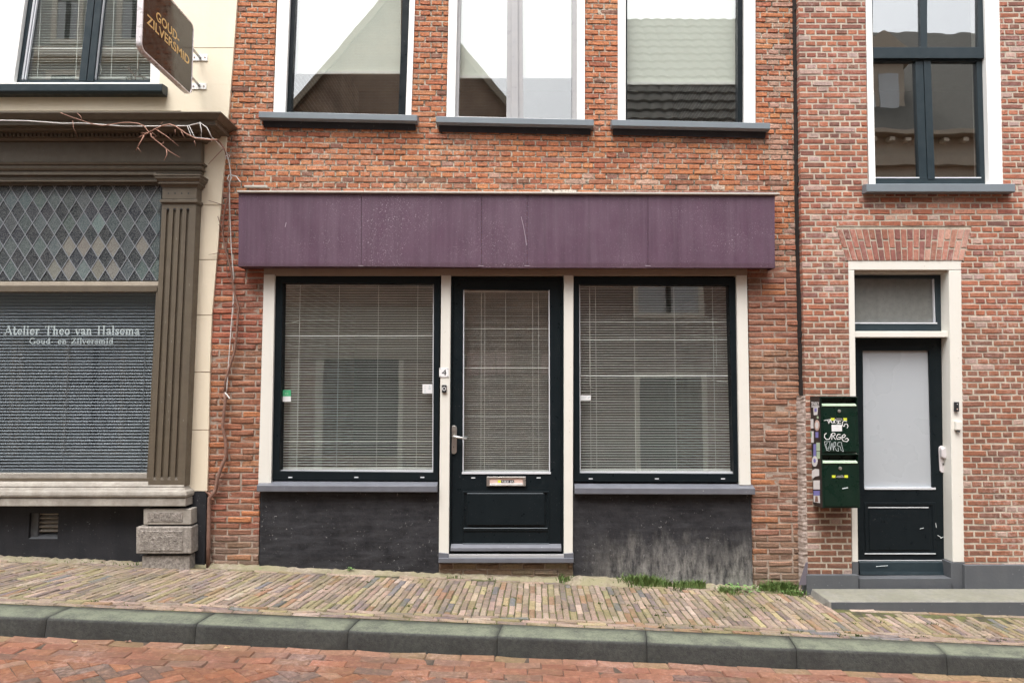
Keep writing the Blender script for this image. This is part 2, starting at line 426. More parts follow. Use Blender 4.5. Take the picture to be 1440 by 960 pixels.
M['room'] = paint('dim room plaster', (.20, .20, .185), .9, .3, bump=0, streak=False)
M['joint_black'] = paint('black joint shadow', (.016, .013, .012), .95, .3, bump=.4)  # near-black paint for the shadow in the joint between the houses
M['room_pale'] = paint('pale room plaster', (.45, .42, .37), .9, .2, bump=0, streak=False)
M['slat'] = paint('cream blind slat', (.82, .83, .80), .4, .1, bump=0, streak=False)
M['slat_dark'] = paint('blue grey blind slat', (.125, .135, .155), .4, .15, bump=0, streak=False)
M['slat_white'] = paint('white blind slat', (.80, .85, .82), .4, .1, bump=0, streak=False)
M['roller'] = paint('pale roller blind cloth', (.84, .88, .80), .8, .05, bump=.1, streak=False)
M['frosted'] = paint('frosted film', (.40, .43, .46), .3, .25, (.37, .40, .43), 1.3, bump=0, streak=True, spec=.6)
M['frost_dim'] = paint('grimy frosted film', (.17, .175, .165), .35, .5, (.09, .095, .09), 30, bump=0, spec=.6)
M['steel'] = paint('brushed steel', (.55, .54, .52), .32, .15, bump=.03, metal=.9)
M['alu'] = paint('white aluminium rim', (.74, .70, .72), .3, .15, bump=0, metal=.3)
M['bronze'] = paint('dark brown sign face', (.020, .013, .010), .14, .1, bump=0, streak=False, spec=.45)
M['gold'] = paint('gold letters', (.72, .50, .20), .35, .1, bump=0, metal=.3, streak=False)
M['letter_grey'] = paint('grey window lettering', (.36, .42, .43), .5, .05, bump=0, streak=False)
M['white'] = paint('white sticker', (.75, .75, .76), .5, .1, bump=0, streak=False)
M['pink'] = paint('pale pink paper', (.60, .43, .37), .7, .1, bump=0, streak=False)
M['black'] = paint('black print', (.012, .012, .014), .5, .1, bump=0, streak=False)
M['yellow'] = paint('lime yellow sticker', (.62, .68, .05), .5, .05, bump=0, streak=False)
M['green_sticker'] = paint('green sticker', (.06, .36, .17), .4, .05, bump=0, streak=False)
M['blue_sticker'] = paint('violet blue sticker', (.22, .22, .55), .5, .1, bump=0, streak=False)
M['mint'] = paint('mint sticker', (.40, .55, .40), .5, .3, (.7, .7, .6), 40, bump=0, streak=False)
M['mail_green'] = paint('dark green steel', (.004, .017, .011), .32, .15, (.006, .022, .014), 8, speck=120, speck_c=(.15, .2, .17), bump=.03, spec=.35)
M['mail_side'] = paint('grimy dark box side', (.018, .014, .014), .5, .3, bump=.1)
M['bark'] = paint('dry reddish stem', (.17, .085, .06), .85, .5, (.30, .19, .15), 40, bump=.6)
M['twig'] = paint('bare orange twig', (.36, .19, .135), .7, .4, (.30, .15, .11), 40, bump=.3)
M['cable'] = paint('white cable', (.62, .60, .58), .5, .2, bump=0)
M['lead_came'] = paint('lead came', (.22, .235, .26), .4, .2, bump=0)
M['plaster_strip'] = mortarmat('crumbly lime plaster', (.46, .38, .34), (.28, .215, .18), 22, bump=.9)
M['sand_mortar'] = mortarmat('sandy fill', (.30, .255, .195), (.17, .135, .095), 14, moss=(.21, .19, .115), bump=1.0)
M['render_grey'] = paint('dark grey render', (.075, .08, .09), .75, .35, (.11, .115, .12), 9, speck=60, speck_c=(.4, .4, .4), bump=.35, bs=40)
M['lead_flap_pale'] = paint('chalky scrape', (.36, .30, .35), .7, .3, bump=0)
M['lead_flap'] = paint('violet grey lead flap', (.13, .115, .14), .6, .3, bump=.2)
M['limestone'] = stone('pale dressed limestone', (.40, .37, .33), (.24, .215, .185), .85, 12, .5)
M['rustic'] = stone('rusticated limestone', (.42, .38, .34), (.10, .085, .075), .9, 44, 1.0)
M['step_stone'] = stone('bluestone step', (.25, .24, .215), (.17, .165, .155), .75, 20, .4, moss=(.17, .17, .09), mamt=.35)
M['kerb'] = stone('dark basalt kerb', (.032, .034, .034), (.065, .068, .060), .85, 45, .95, moss=(.15, .165, .118), mamt=1.0)
M['grass'] = paint('grass blade', (.075, .15, .032), .7, .7, (.17, .19, .06), 60, bump=0, streak=False)
M['weed'] = paint('weed leaf', (.11, .22, .06), .6, .5, (.24, .34, .13), 60, bump=0, streak=False)
M['plant_dark'] = paint('dark houseplant leaf', (.03, .05, .025), .5, .3, bump=0)
M['leaf'] = paint('fallen dry leaf', (.36, .25, .13), .8, .3, bump=0, streak=False)
M['tile_dark'] = paint('dark glazed roof tile', (.12, .115, .10), .8, .4, bump=.2, spec=.25)
M['glass_up'] = glass('clear upper glass', .19, (.985, .995, .985))
M['glass_low'] = glass('clear shop glass', .15, (.97, .98, .975))
M['glass_old'] = glass('slightly wavy old glass', .31, (.96, .97, .96), wavy=.10)
M['glass_dark'] = glass('shop glass over dark blind', .045, (.96, .98, .985), wavy=0)

# shop fascia: purple panel with chalky droppings
t = NT('faded purple panel')
c = t.mix(t.ramp(t.noise(5, 5, .65, (1, 1, .5)), [(.35, 0), (.7, 1)]), (.074, .035, .062), (.102, .054, .087))
c = t.mix(t.math('MULTIPLY', t.ramp(t.noise(22, 4, .6, (1, 1, .05)), [(.42, 0), (.72, 1)]), .55), c, (.125, .078, .112))
c = t.mix(t.math('MULTIPLY', t.ramp(t.noise(31, 4, .6, (1, 1, .03)), [(.5, 0), (.7, 1)]), .4), c, (.055, .028, .046))
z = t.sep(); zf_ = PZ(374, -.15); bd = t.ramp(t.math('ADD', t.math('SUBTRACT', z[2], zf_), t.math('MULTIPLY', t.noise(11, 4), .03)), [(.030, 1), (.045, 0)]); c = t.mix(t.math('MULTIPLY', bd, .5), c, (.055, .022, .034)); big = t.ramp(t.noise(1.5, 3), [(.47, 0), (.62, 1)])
c = t.mix(t.math('MULTIPLY', t.math('MULTIPLY', t.ramp(t.noise(115, 3, .7), [(.60, 0), (.67, 1)]), big), .7), c, (.42, .36, .41))
c = t.mix(t.math('MULTIPLY', t.ramp(t.noise(150, 2, .6), [(.68, 0), (.73, 1)]), .4), c, (.4, .34, .39))
c = t.mix(t.math('MULTIPLY', t.ramp(t.noise(110, 3, .6), [(.3, 1), (.36, 0)]), .4), c, (.06, .03, .05))
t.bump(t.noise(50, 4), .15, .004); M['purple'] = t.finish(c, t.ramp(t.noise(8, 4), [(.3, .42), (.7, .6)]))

# tarred plinth under the shop windows, worn to the lime render low on the right
t = NT('worn black plinth')
z = t.sep()
c = t.mix(t.ramp(t.noise(7, 6, .7), [(.35, 0), (.7, 1)]), (.014, .014, .017), (.036, .036, .040))
c = t.mix(t.math('MULTIPLY', t.ramp(t.noise(16, 4, .6, (.25, 1, 1.6)), [(.45, 0), (.7, 1)]), .5), c, (.055, .055, .062))
h = t.math('ADD', z[2], t.math('MULTIPLY', t.noise(5, 5, .7, (1.6, 1, .5)), .55))
low = t.ramp(h, [(.30, 1), (.62, 0)])
xs = t.ramp(t.math('MULTIPLY', z[0], .5), [(.25, 0), (.48, 1)])
w = t.math('MULTIPLY', t.math('MULTIPLY', low, xs), t.ramp(t.noise(18, 6, .75, (1, 1, .3)), [(.38, .1), (.60, 1)]))
c = t.mix(w, c, (.25, .24, .225))
c = t.mix(t.math('MULTIPLY', t.ramp(t.noise(48, 4, .7), [(.64, 0), (.70, 1)]), t.ramp(t.noise(3, 2), [(.4, .1), (.6, .8)])), c, (.34, .33, .33))
t.bump(t.noise(20, 6, .7), .8, .01); M['plinth_worn'] = t.finish(c, t.ramp(t.noise(9, 3), [(.3, .55), (.7, .8)]), 0, .25)

# pavers use the brick shader with their own colours
M['paver'] = brickmat('clinker paver', salt=.3, dark=.4, bump=.5, saltc=(.42, .36, .32), moss=.42, rough=.8)
M['road_brick'] = brickmat('red road clinker', salt=.3, dark=.35, bump=.5, saltc=(.55, .40, .36), moss=.12, rough=.78)
M['paver_joint'] = mortarmat('mossy joint soil', (.040, .034, .024), (.105, .11, .032), 9, th=(.4, .6))
M['road_joint'] = mortarmat('dark joint sand', (.050, .038, .030), (.10, .07, .05), 9)
M['ground'] = mortarmat('distant brick paving ground', (.20, .12, .09), (.14, .09, .07), 3)

# opposite side of the street, seen in the panes
def wallbrick(name, c1, c2, mo):
    t = NT(name); b = t.new('ShaderNodeTexBrick'); mp = t.new('ShaderNodeMapping'); mp.inputs['Rotation'].default_value = (rad(90), 0, 0)
    t.link(t.geo.outputs['Position'], mp.inputs[0]); t.link(mp.outputs[0], b.inputs[0])
    b.inputs['Color1'].default_value = (*c1, 1); b.inputs['Color2'].default_value = (*c2, 1); b.inputs['Mortar'].default_value = (*mo, 1)
    b.inputs['Scale'].default_value = 1; b.inputs['Brick Width'].default_value = .2; b.inputs['Row Height'].default_value = .055; b.inputs['Mortar Size'].default_value = .006
    c = t.mix(t.ramp(t.noise(3, 4), [(.4, 0), (.7, .5)]), b.outputs[0], (.1, .07, .05))
    return t.finish(c, .9)
M['far_brick'] = wallbrick('brown gable brick', (.45, .33, .24), (.36, .26, .20), (.50, .44, .37))
M['far_brick_dark'] = wallbrick('dull red brick', (.32, .24, .20), (.27, .20, .165), (.42, .37, .32))
M['far_stucco'] = paint('pale grey green stucco', (.50, .54, .50), .8, .2, bump=.1)
M['far_stone'] = paint('grey beige house front', (.45, .40, .32), .8, .3, bump=.1)
M['far_white'] = paint('cream far trim', (.80, .77, .66), .5, .1, bump=0)
M['far_glass'] = paint('dark window glass', (.012, .015, .018), .08, .1, bump=0, streak=False, spec=.8)
M['far_curtain'] = paint('grey net curtain', (.55, .60, .62), .7, .2, bump=0)

# ------------------------------------------------------------------ light
ELEV, AZ = 66, 200      # soft sun high above the opposite roofs
w = bpy.data.worlds.new('World'); sc.world = w; w.use_nodes = True
nt = w.node_tree; bg = nt.nodes['Background']
sky = nt.nodes.new('ShaderNodeTexSky'); sky.sky_type = 'NISHITA'; sky.sun_disc = False
sky.sun_elevation = rad(ELEV); sky.air_density = 1.4; sky.dust_density = 6; sky.ozone_density = 1
sky.sun_rotation = rad(AZ)
hs = nt.nodes.new('ShaderNodeHueSaturation'); hs.inputs['Saturation'].default_value = .22
nt.links.new(sky.outputs[0], hs.inputs['Color']); nt.links.new(hs.outputs[0], bg.inputs['Color'])
bg.inputs['Strength'].default_value = .15
sl = bpy.data.lights.new('sun', 'SUN'); so = bpy.data.objects.new('sun', sl); COL.objects.link(so)
sl.energy = .7; sl.angle = rad(32); sl.color = (1, .975, .935)
# sky rotation measured clockwise from +Y seen from above: direction to the sun
sd = Vector((math.sin(rad(AZ)) * math.cos(rad(ELEV)), math.cos(rad(AZ)) * math.cos(rad(ELEV)), math.sin(rad(ELEV))))
so.rotation_euler = sd.to_track_quat('Z', 'Y').to_euler(); so.location = (0, -3, 12)
sc.view_settings.view_transform = 'Standard'; sc.view_settings.look = 'None'; sc.view_settings.gamma = 1
sc.view_settings.exposure = 1.46
sc.cycles.max_bounces = 10; sc.cycles.diffuse_bounces = 4; sc.cycles.glossy_bounces = 4; sc.cycles.transparent_max_bounces = 24
sc.cycles.use_denoising = True; sc.cycles.caustics_reflective = False; sc.cycles.caustics_refractive = False
sc.cycles.sample_clamp_indirect = 6

# ------------------------------------------------------------------ ground, road, pavement, kerb
mb = MB()
mb.add([(-150, -150, -1.2), (150, -150, -1.2), (150, 150, -1.2), (-150, 150, -1.2)], [(0, 1, 2, 3)])
struct(mb.build('ground', 'ground'), 'flat ground stretching away under the houses', 'ground')

def clip(poly, a, b, c):   # keep a*x+b*y<=c
    r = []
    for k in range(len(poly)):
        p, q = poly[k], poly[(k + 1) % len(poly)]
        fp, fq = a * p[0] + b * p[1] - c, a * q[0] + b * q[1] - c
        if fp <= 0: r.append(p)
        if fp * fq < 0:
            t_ = fp / (fp - fq); r.append((p[0] + (q[0] - p[0]) * t_, p[1] + (q[1] - p[1]) * t_))
    return r
def paver(mb, poly, zf, col, ch=.004, jit=.0015, tilt=.0025, drop=.005, dep=.06):
    n = len(poly); cx = sum(p[0] for p in poly) / n; cy = sum(p[1] for p in poly) / n
    # subdivide edges so the outline is a little uneven
    pts = []
    for k in range(n):
        p, q = poly[k], poly[(k + 1) % n]; pts.append(p)
        if math.hypot(q[0] - p[0], q[1] - p[1]) > .03: pts.append(((p[0] + q[0]) / 2, (p[1] + q[1]) / 2))
    m = len(pts)
    pts = [(x + (R.random() * 2 - 1) * jit, y + (R.random() * 2 - 1) * jit) for x, y in pts]
    tx, ty, dz = [(R.random() * 2 - 1) * tilt for _ in range(3)]
    top = []
    for x, y in pts:
        d = math.hypot(x - cx, y - cy) or 1; k = max(0, 1 - ch * (1 + R.random() * .7) / d * 1.2)
        X, Y = cx + (x - cx) * k, cy + (y - cy) * k
        top.append((X, Y, zf(X, Y) + dz + tx * (X - cx) / .05 + ty * (Y - cy) / .05 * .5))
    v = top + [(x, y, zf(x, y) - drop) for x, y in pts] + [(x, y, zf(x, y) - dep) for x, y in pts] + [(cx, cy, zf(cx, cy) + dz + .0008)]
    f = []
    for k in range(m):
        q = (k + 1) % m
        f += [(k, q, 3 * m), (k, k + m, q + m, q), (k + m, k + 2 * m, q + 2 * m, q + m)]
    mb.add(v, f, col)
def rect(x0, x1, y0, y1): return [(x0, y0), (x1, y0), (x1, y1), (x0, y1)]
PAVC = [((.245, .185, .165), 6), ((.195, .148, .135), 5), ((.295, .228, .20), 4), ((.215, .18, .115), 2.5), ((.29, .245, .155), 1.2), ((.145, .115, .122), 2.5), ((.115, .118, .138), 1), ((.215, .13, .09), 1.5), ((.35, .28, .25), 1)]
def pick(pal):
    t_ = R.random() * sum(w for _, w in pal)
    for c, w in pal:
        t_ -= w
        if t_ <= 0: c = vary(c, .16); return (c[0], c[1] * (.99 if pal is PAVC else 1), c[2] * (.88 if pal is PAVC else 1))
    return pal[0][0]
XL, XR = -6.6, 6.6
STEP = (P(1141, 831, -.10)[0], -.418)
mb = MB(); mb.col = True
def lean(x): # sideways slant of the paving courses along the street
    return lin([(-4.5, -.42), (-3.6, -.36), (-1.8, -.22), (-.4, -.07), (1.2, .03), (2.2, .02), (4, .0)])(x)
y_a, y_b = -.115, -.868
pw = .0445; x = XL
while x < XR:
    y = y_a + .0 - R.random() * .13; ys = [y_a]
    while y > y_b + .03:
        if y < y_a - .03: ys.append(y)
        y -= .172 + R.random() * .01
    ys.append(y_b)
    k = lean(x)
    j = .0032
    for u, v in zip(ys[:-1], ys[1:]):
        if u > STEP[1] - .04 and x > STEP[0] - .02: continue
        wob = (R.random() * 2 - 1) * .0025
        je = .0050
        q = [(x + j + wob - k * (v + .5), v + je), (x + pw - j + wob - k * (v + .5), v + je), (x + pw - j + wob - k * (u + .5), u - je), (x + j + wob - k * (u + .5), u - je)]
        q = [(a * 1.0, b) for a, b in q]
        paver(mb, q, gz, pick(PAVC))
    x += pw
def row(mb, y0, y1, L, pal, zf, x0=XL, x1=XR, gap=.0022, skip=None, wob=.0):
    x = x0 + R.random() * L
    while x < x1:
        l = L * (1 + (R.random() - .5) * .06)
        if not (skip and skip(x)): 
            d = (R.random() * 2 - 1) * wob
            paver(mb, rect(x + gap, x + l - gap, y0 + gap + d, y1 - gap + d), zf, pick(pal))
        x += l
row(mb, -.912, -.868, .185, PAVC, gz, gap=.003, wob=.002); row(mb, -.956, -.912, .185, PAVC, gz, gap=.003); row(mb, -1.0, -.956, .185, PAVC, gz, gap=.003)
row(mb, -.115, -.072, .185, PAVC, gz, skip=lambda x: x > STEP[0] - .2 or R.random() < .12, wob=.004)
row(mb, STEP[1] - .044, STEP[1], .185, PAVC, gz, x0=STEP[0] + .02)
o = mb.build('pavement_bricks', 'paver')
pav = o; 
mbj = MB(); n = 60
for a in range(n):
    xa, xb = XL + (XR - XL) * a / n, XL + (XR - XL) * (a + 1) / n
    mbj.hexa([(xa, -1.0, gz(xa, -1) - .3), (xb, -1.0, gz(xb, -1) - .3), (xb, .12, gz(xb, .12) - .3), (xa, .12, gz(xa, .12) - .3)],
             [(xa, -1.0, gz(xa, -1) - .006), (xb, -1.0, gz(xb, -1) - .006), (xb, .12, gz(xb, .12) - .006), (xa, .12, gz(xa, .12) - .006)])
j = mbj.build('pavement', 'paver_joint'); struct(j, 'brick pavement sloping down along the house fronts', 'pavement')
pav.parent = j; pav.name = 'paving_bricks'
# sandy mortar fillet between wall and paving
mbf = MB(); x = XL; prev = None
while x < STEP[0] + .05:
    w_ = .052 + .022 * math.sin(x * 3.1) + R.random() * .02; h_ = .006 + R.random() * .012
    if .45 < x < .95: w_ += .03; h_ += .02
    cur = [(x, .02, gz(x) + h_ + .006), (x, -w_ * .5, gz(x) + h_ + .002), (x, -w_, gz(x, -w_) + .003), (x, -w_ - .012, gz(x, -w_) - .008)]
    if prev: 
        for a in range(3): mbf.add([prev[a], cur[a], cur[a + 1], prev[a + 1]], [(0, 1, 2, 3)])
    prev = cur; x += .03
mf = mbf.build('mortar_fillet', 'sand_mortar', j, smooth=True)

# kerb stones
kz = lambda x: gz(x, -1.1) - .001
mb = MB(); joints = [PX(px, py, -1.1) for px, py in ((-130, 890), (80, 890), (286, 890), (495, 890), (700, 893), (905, 897), (1110, 903), (1316, 915))]
sp = joints[3] - joints[2]
xs = [joints[0] - sp * k for k in range(4, 0, -1)] + joints + [joints[-1] + sp * k for k in range(1, 5)]
for a, b in zip(xs[:-1], xs[1:]):
    g = .0015; n = 8; prof = []
    for q in range(n + 1):
        ang = rad(90 + 90 * q / n); prof.append((KERB_Y1 + .022 + .022 * math.cos(ang), -.030 + .024 * math.sin(ang)))
    pr = [(-1.002, -.30), (-1.002, -.003)] + [(KERB_Y1 + .11, -.002)] + prof + [(KERB_Y1 - .012, -.12), (KERB_Y1 - .012, -.30)]
    dz = (R.random() - .5) * .004; skew = (R.random() - .5) * .02
    m = 14
    for s_ in range(m):
        pass
    n_ = len(pr); N = 16
    vs, fs = [], []
    for s_ in range(N + 1):
        x = a + g + (b - a - 2 * g) * s_ / N
        for (yy, zz) in pr:
            xx = x + (.03 * (yy - KERB_Y1) / .2 if s_ in (0, N) else 0)
            wv = .0015 * math.sin(x * 9 + yy * 30)
            vs.append((xx, yy + wv, kz(x) + zz + dz))
    for s_ in range(N):
        for q in range(n_):
            fs.append((s_ * n_ + q, s_ * n_ + (q + 1) % n_, (s_ + 1) * n_ + (q + 1) % n_, (s_ + 1) * n_ + q))
    fs += [tuple(range(n_)), tuple(N * n_ + q for q in range(n_))[::-1]]
    mb.add(vs, fs)
struct(mb.build('kerb', 'kerb', smooth=False, bevel=0), 'mossy dark stone kerb between pavement and road', 'kerb')
for f_ in bpy.data.objects['kerb'].data.polygons: f_.use_smooth = len(f_.vertices) == 4
mb = MB(); mb.box(xs[0], xs[-1], KERB_Y1 + .03, -1.01, -.8, -.5)
# road
mb = MB(); mb.col = True
ROADC = [((.20, .074, .036), 6), ((.17, .066, .036), 5), ((.23, .090, .046), 3), ((.115, .068, .05), 4), ((.13, .085, .07), 2), ((.095, .065, .055), 1.5), ((.22, .115, .08), 1)]
ROADE = [((.205, .085, .050), 6), ((.18, .075, .047), 4), ((.16, .085, .06), 2), ((.135, .082, .065), 1)]
y = KERB_Y1 - .014
for k in range(4):
    row(mb, y - .088, y, .205, ROADE if k else [((.20, .13, .07), 2), ((.22, .11, .07), 3)], rz, gap=.0012); y -= .088
ey = y
W_ = .080; c45 = math.sqrt(.5)
for a in range(-80, 81):
    for b in range(-80, 81):
        k = (a - b) % 4
        if k == 0: q = [(a, b), (a + 2, b), (a + 2, b + 1), (a, b + 1)]
        elif k == 3: q = [(a, b), (a + 1, b), (a + 1, b + 2), (a, b + 2)]
        else: continue
        cxm, cym = (a + 1) * W_, (b + 1) * W_
        if abs((cxm - cym) * c45) > 6.6 or not (-3.6 < (cxm + cym) * c45 - 2.0 < .3): continue
        g = .0013 / W_
        (x0, y0), _, (x1, y1), _ = q
        q = [(x0 + g, y0 + g), (x1 - g, y0 + g), (x1 - g, y1 - g), (x0 + g, y1 - g)]
        q = [((u - v) * W_ * c45, (u + v) * W_ * c45 - 3.2) for u, v in q]
        q = clip(q, 0, 1, ey - .0012)
        if len(q) >= 3 and max(p[1] for p in q) > -5.4: paver(mb, q, rz, pick(ROADC), ch=.003, tilt=.0010)
rb = mb.build('road_bricks', 'road_brick')
mb = MB()
ys = [KERB_Y1, -1.8, -2.4, -2.9, -7.2]
for a in range(40):
    xa, xb = -40 + 2 * a, -38 + 2 * a
    for u, v in zip(ys[:-1], ys[1:]):
        mb.add([(xa, v, rz(xa, v) - .005), (xb, v, rz(xb, v) - .005), (xb, u, rz(xb, u) - .005), (xa, u, rz(xa, u) - .005)], [(0, 1, 2, 3)])
ro = mb.build('road', 'road_joint'); struct(ro, 'red brick herringbone road', 'road'); rb.parent = ro
bpy.data.objects['ground'].location.z = -1.6
# ================================================================== helpers for windows
def blind(name, parent, q, Y, pitch, depth, tilt, mat, cords=(), thick=.0012, label=None, wob=.0006, headrail=True, sagc=None, tj=.13):
    a, b, c, d = [P(x, y, Y) for x, y in q]
    zt, zb = min(a[1], b[1]), max(c[1], d[1]); mb = MB(); n = int((zt - zb) / pitch)
    for k in range(n):
        z = zt - pitch * (k + .5); t_ = (z - zb) / (zt - zb)
        x0 = d[0] + (a[0] - d[0]) * t_; x1 = c[0] + (b[0] - c[0]) * t_
        tl = tilt + (R.random() - .5) * tj + (R.choice([-.5, .5, .3]) if tj > .1 and R.random() < .025 else 0); dy, dz = depth / 2 * math.cos(tl), depth / 2 * math.sin(tl)
        m = 6; zs = [z + (R.random() - .5) * 2 * wob for _ in range(m + 1)]
        for s_ in range(m):
            xa, xb = x0 + (x1 - x0) * s_ / m, x0 + (x1 - x0) * (s_ + 1) / m
            za, zc_ = zs[s_], zs[s_ + 1]
            mb.hexa([(xa, Y - dy, za - dz - thick), (xb, Y - dy, zc_ - dz - thick), (xb, Y + dy, zc_ + dz - thick), (xa, Y + dy, za + dz - thick)],
                    [(xa, Y - dy, za - dz), (xb, Y - dy, zc_ - dz), (xb, Y + dy, zc_ + dz), (xa, Y + dy, za + dz)])
    mb.box(min(a[0], d[0]), max(b[0], c[0]), Y - .012, Y + .012, zb - .004, zb + .012)
    if headrail: mb.box(a[0], b[0], Y - .012, Y + .012, zt - .012, zt + .012)
    for cx in cords:
        p0, p1 = P(cx, q[0][1], Y), P(cx, q[2][1], Y)
        mb.box(p0[0] - .0018, p0[0] + .0018, Y - depth / 2 - .003, Y - depth / 2 - .001, zb, zt)
    return mb.build(name, mat, parent, label=label)
def pane(name, parent, q, Y, mat, label=None, t_=.004):
    mb = MB(); mb.pq(q, Y, Y + t_); return mb.build(name, mat, parent, label=label)
def R4(x0, y0, x1, y1): return [(x0, y0), (x1, y0), (x1, y1), (x0, y1)]
def box_part(name, parent, mat, *boxes, bevel=.003, label=None):
    mb = MB()
    for b in boxes: mb.pq(b[0], b[1], b[2])
    return mb.build(name, mat, parent, bevel=bevel, label=label)
def room(parent, x0, x1, y0, y1, z0, z1, mat='room'):
    mb = MB()
    mb.add([(x0, y0, z0), (x1, y0, z0), (x1, y1, z0), (x0, y1, z0), (x0, y0, z1), (x1, y0, z1), (x1, y1, z1), (x0, y1, z1)],
           [(0, 1, 2, 3), (4, 5, 6, 7), (1, 2, 6, 5), (2, 3, 7, 6), (3, 0, 4, 7)])
    return mb.build('room', mat, parent)
def shell(parent, x0, x1, ztop, mat, y0=.15, y1=8, ridge=2.5):
    mb = MB(); zb = -.9
    mb.box(x0, x0 + .2, y0, y1, zb, ztop); mb.box(x1 - .2, x1, y0, y1, zb, ztop); mb.box(x0 + .2, x1 - .2, y1 - .2, y1, zb, ztop)
    mb.build('side_walls', mat, parent)
    mb = MB(); xm = (x0 + x1) / 2
    mb.add([(x0 - .05, y0 - .15, ztop + .003), (xm, y0 - .15, ztop + ridge), (x1 + .05, y0 - .15, ztop + .003), (x0 - .05, y1, ztop + .003), (xm, y1, ztop + ridge), (x1 + .05, y1, ztop + .003)],
           [(0, 1, 2), (3, 5, 4), (0, 3, 4, 1), (1, 4, 5, 2), (0, 2, 5, 3)])
    mb.build('roof', 'tile_dark', parent)
TOPZ = 5.25

# ================================================================== CENTRE HOUSE
H = thing('brick_shop_house', 'orange brick shop house with purple fascia, three large upper windows and a central dark door', 'house', (0, 0, 0))
xlc = edge_from_px([(337, -60), (334, 0), (320, 170), (311, 262), (305, 350), (297, 440), (293, 560), (291, 700), (289, 830)], 0)
xrc = edge_from_px([(1117, -60), (1118, 0), (1122, 300), (1130, 560), (1134, 830)], 0)
W1 = hole_px([(390, -80), (583.5, -80), (578, 166), (384, 160)], 0)
W2 = hole_px([(633, -80), (822, -80), (822, 170), (627, 166)], 0)
W3 = hole_px([(869, -80), (1063, -80), (1063, 176), (869, 171)], 0)
SHOP = hole_px([(371, 382), (1052, 382), (1059, 850), (362, 850)], 0)
Zmid = PZ(374)
shr = lin([(PZ(374), .003), (PZ(270), .006), (PZ(175), .020), (5, .022)])
def c_up(x, z):
    px = 720 + x * 178; py = 480 - (z - 1.7) * 170
    base = R.choice([(.52, .185, .08)] * 3 + [(.54, .195, .085), (.51, .18, .078), (.56, .21, .092), (.47, .155, .072), (.49, .17, .08), (.58, .24, .105), (.42, .135, .07)])
    k = 0
    if px > 1085: k = .45
    elif px > 1040: k = .2
    if R.random() < .045: base = R.choice([(.22, .10, .065), (.30, .14, .10), (.26, .12, .08)])
    if R.random() < k: base = mixc(base, (.50, .36, .29), .6)
    if x < -2.0 and z < 2.9: base = mixc(base, (.34, .09, .06), .55)
    # darker bricks in bands below the sills
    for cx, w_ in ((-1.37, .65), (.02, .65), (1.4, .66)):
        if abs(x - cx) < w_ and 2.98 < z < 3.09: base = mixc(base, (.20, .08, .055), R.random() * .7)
    if abs(z - 2.95) < .22 and -.65 < x < 2 and R.random() < .22: base = mixc(base, (.62, .50, .42), R.random() * .7)
    if abs(x - .32) < .12 and abs(z - 2.93) < .09: base = (.68, .62, .54)
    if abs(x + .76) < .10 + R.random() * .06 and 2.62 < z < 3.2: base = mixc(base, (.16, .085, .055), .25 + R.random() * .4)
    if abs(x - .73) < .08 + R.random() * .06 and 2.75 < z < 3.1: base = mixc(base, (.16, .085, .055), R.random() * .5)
    return vary(tuple(q * .93 for q in base), .085)
def c_low(x, z):
    base = R.choice([(.33, .11, .062), (.29, .095, .056), (.36, .125, .066), (.27, .105, .062), (.31, .13, .07), (.24, .095, .06)])
    if z > 1.75: base = mixc(base, (.36, .085, .05), .45)
    elif z > .8: base = mixc(base, (.29, .15, .075), .35)
    else: base = mixc(base, (.23, .12, .085), .3)
    if z < .30: base = mixc(base, (.22, .165, .125), .6)
    if x > 1.5: base = mixc(base, (.30, .17, .11), .45)
    if R.random() < .06: base = mixc(base, (.48, .18, .07), .7)
    if R.random() < .06: base = mixc(base, (.16, .09, .07), .7)
    return vary(base, .14)
mb = MB(); mb.col = True
brick_wall(mb, Zmid, TOPZ + .15, .0442, xlc, xrc, [W1, W2, W3], 0, .0935, c_up, joint=.0085, jit=.0018, ch=.0028, my=.0050, vj=.011, shear=shr)
mb.build('upper_wall', ['brick_old', 'mortar_old'], H)
mb = MB(); mb.col = True
brick_wall(mb, -.30, Zmid, .0478, xlc, xrc, [SHOP], 0, .0965, c_low, joint=.0095, jit=.0026, ch=.0042, my=.0055, vj=.012, bond='pier', phase=.03)
mb.build('lower_wall', ['brick_pier', 'mortar_pier'], H)
mb = MB(); mb.box(-2.12, 2.2, .03, .16, TOPZ + .1, 7.6); mb.build('gable_top', 'far_brick', H)
shell(H, -2.14, 2.22, 7.6, 'far_brick_dark', y0=.17)
room(H, -2.0, 2.1, .16, 3.2, .0, 2.45); room(H, -2.0, 2.1, .145, 3.2, 2.75, 5.2, 'room_pale')

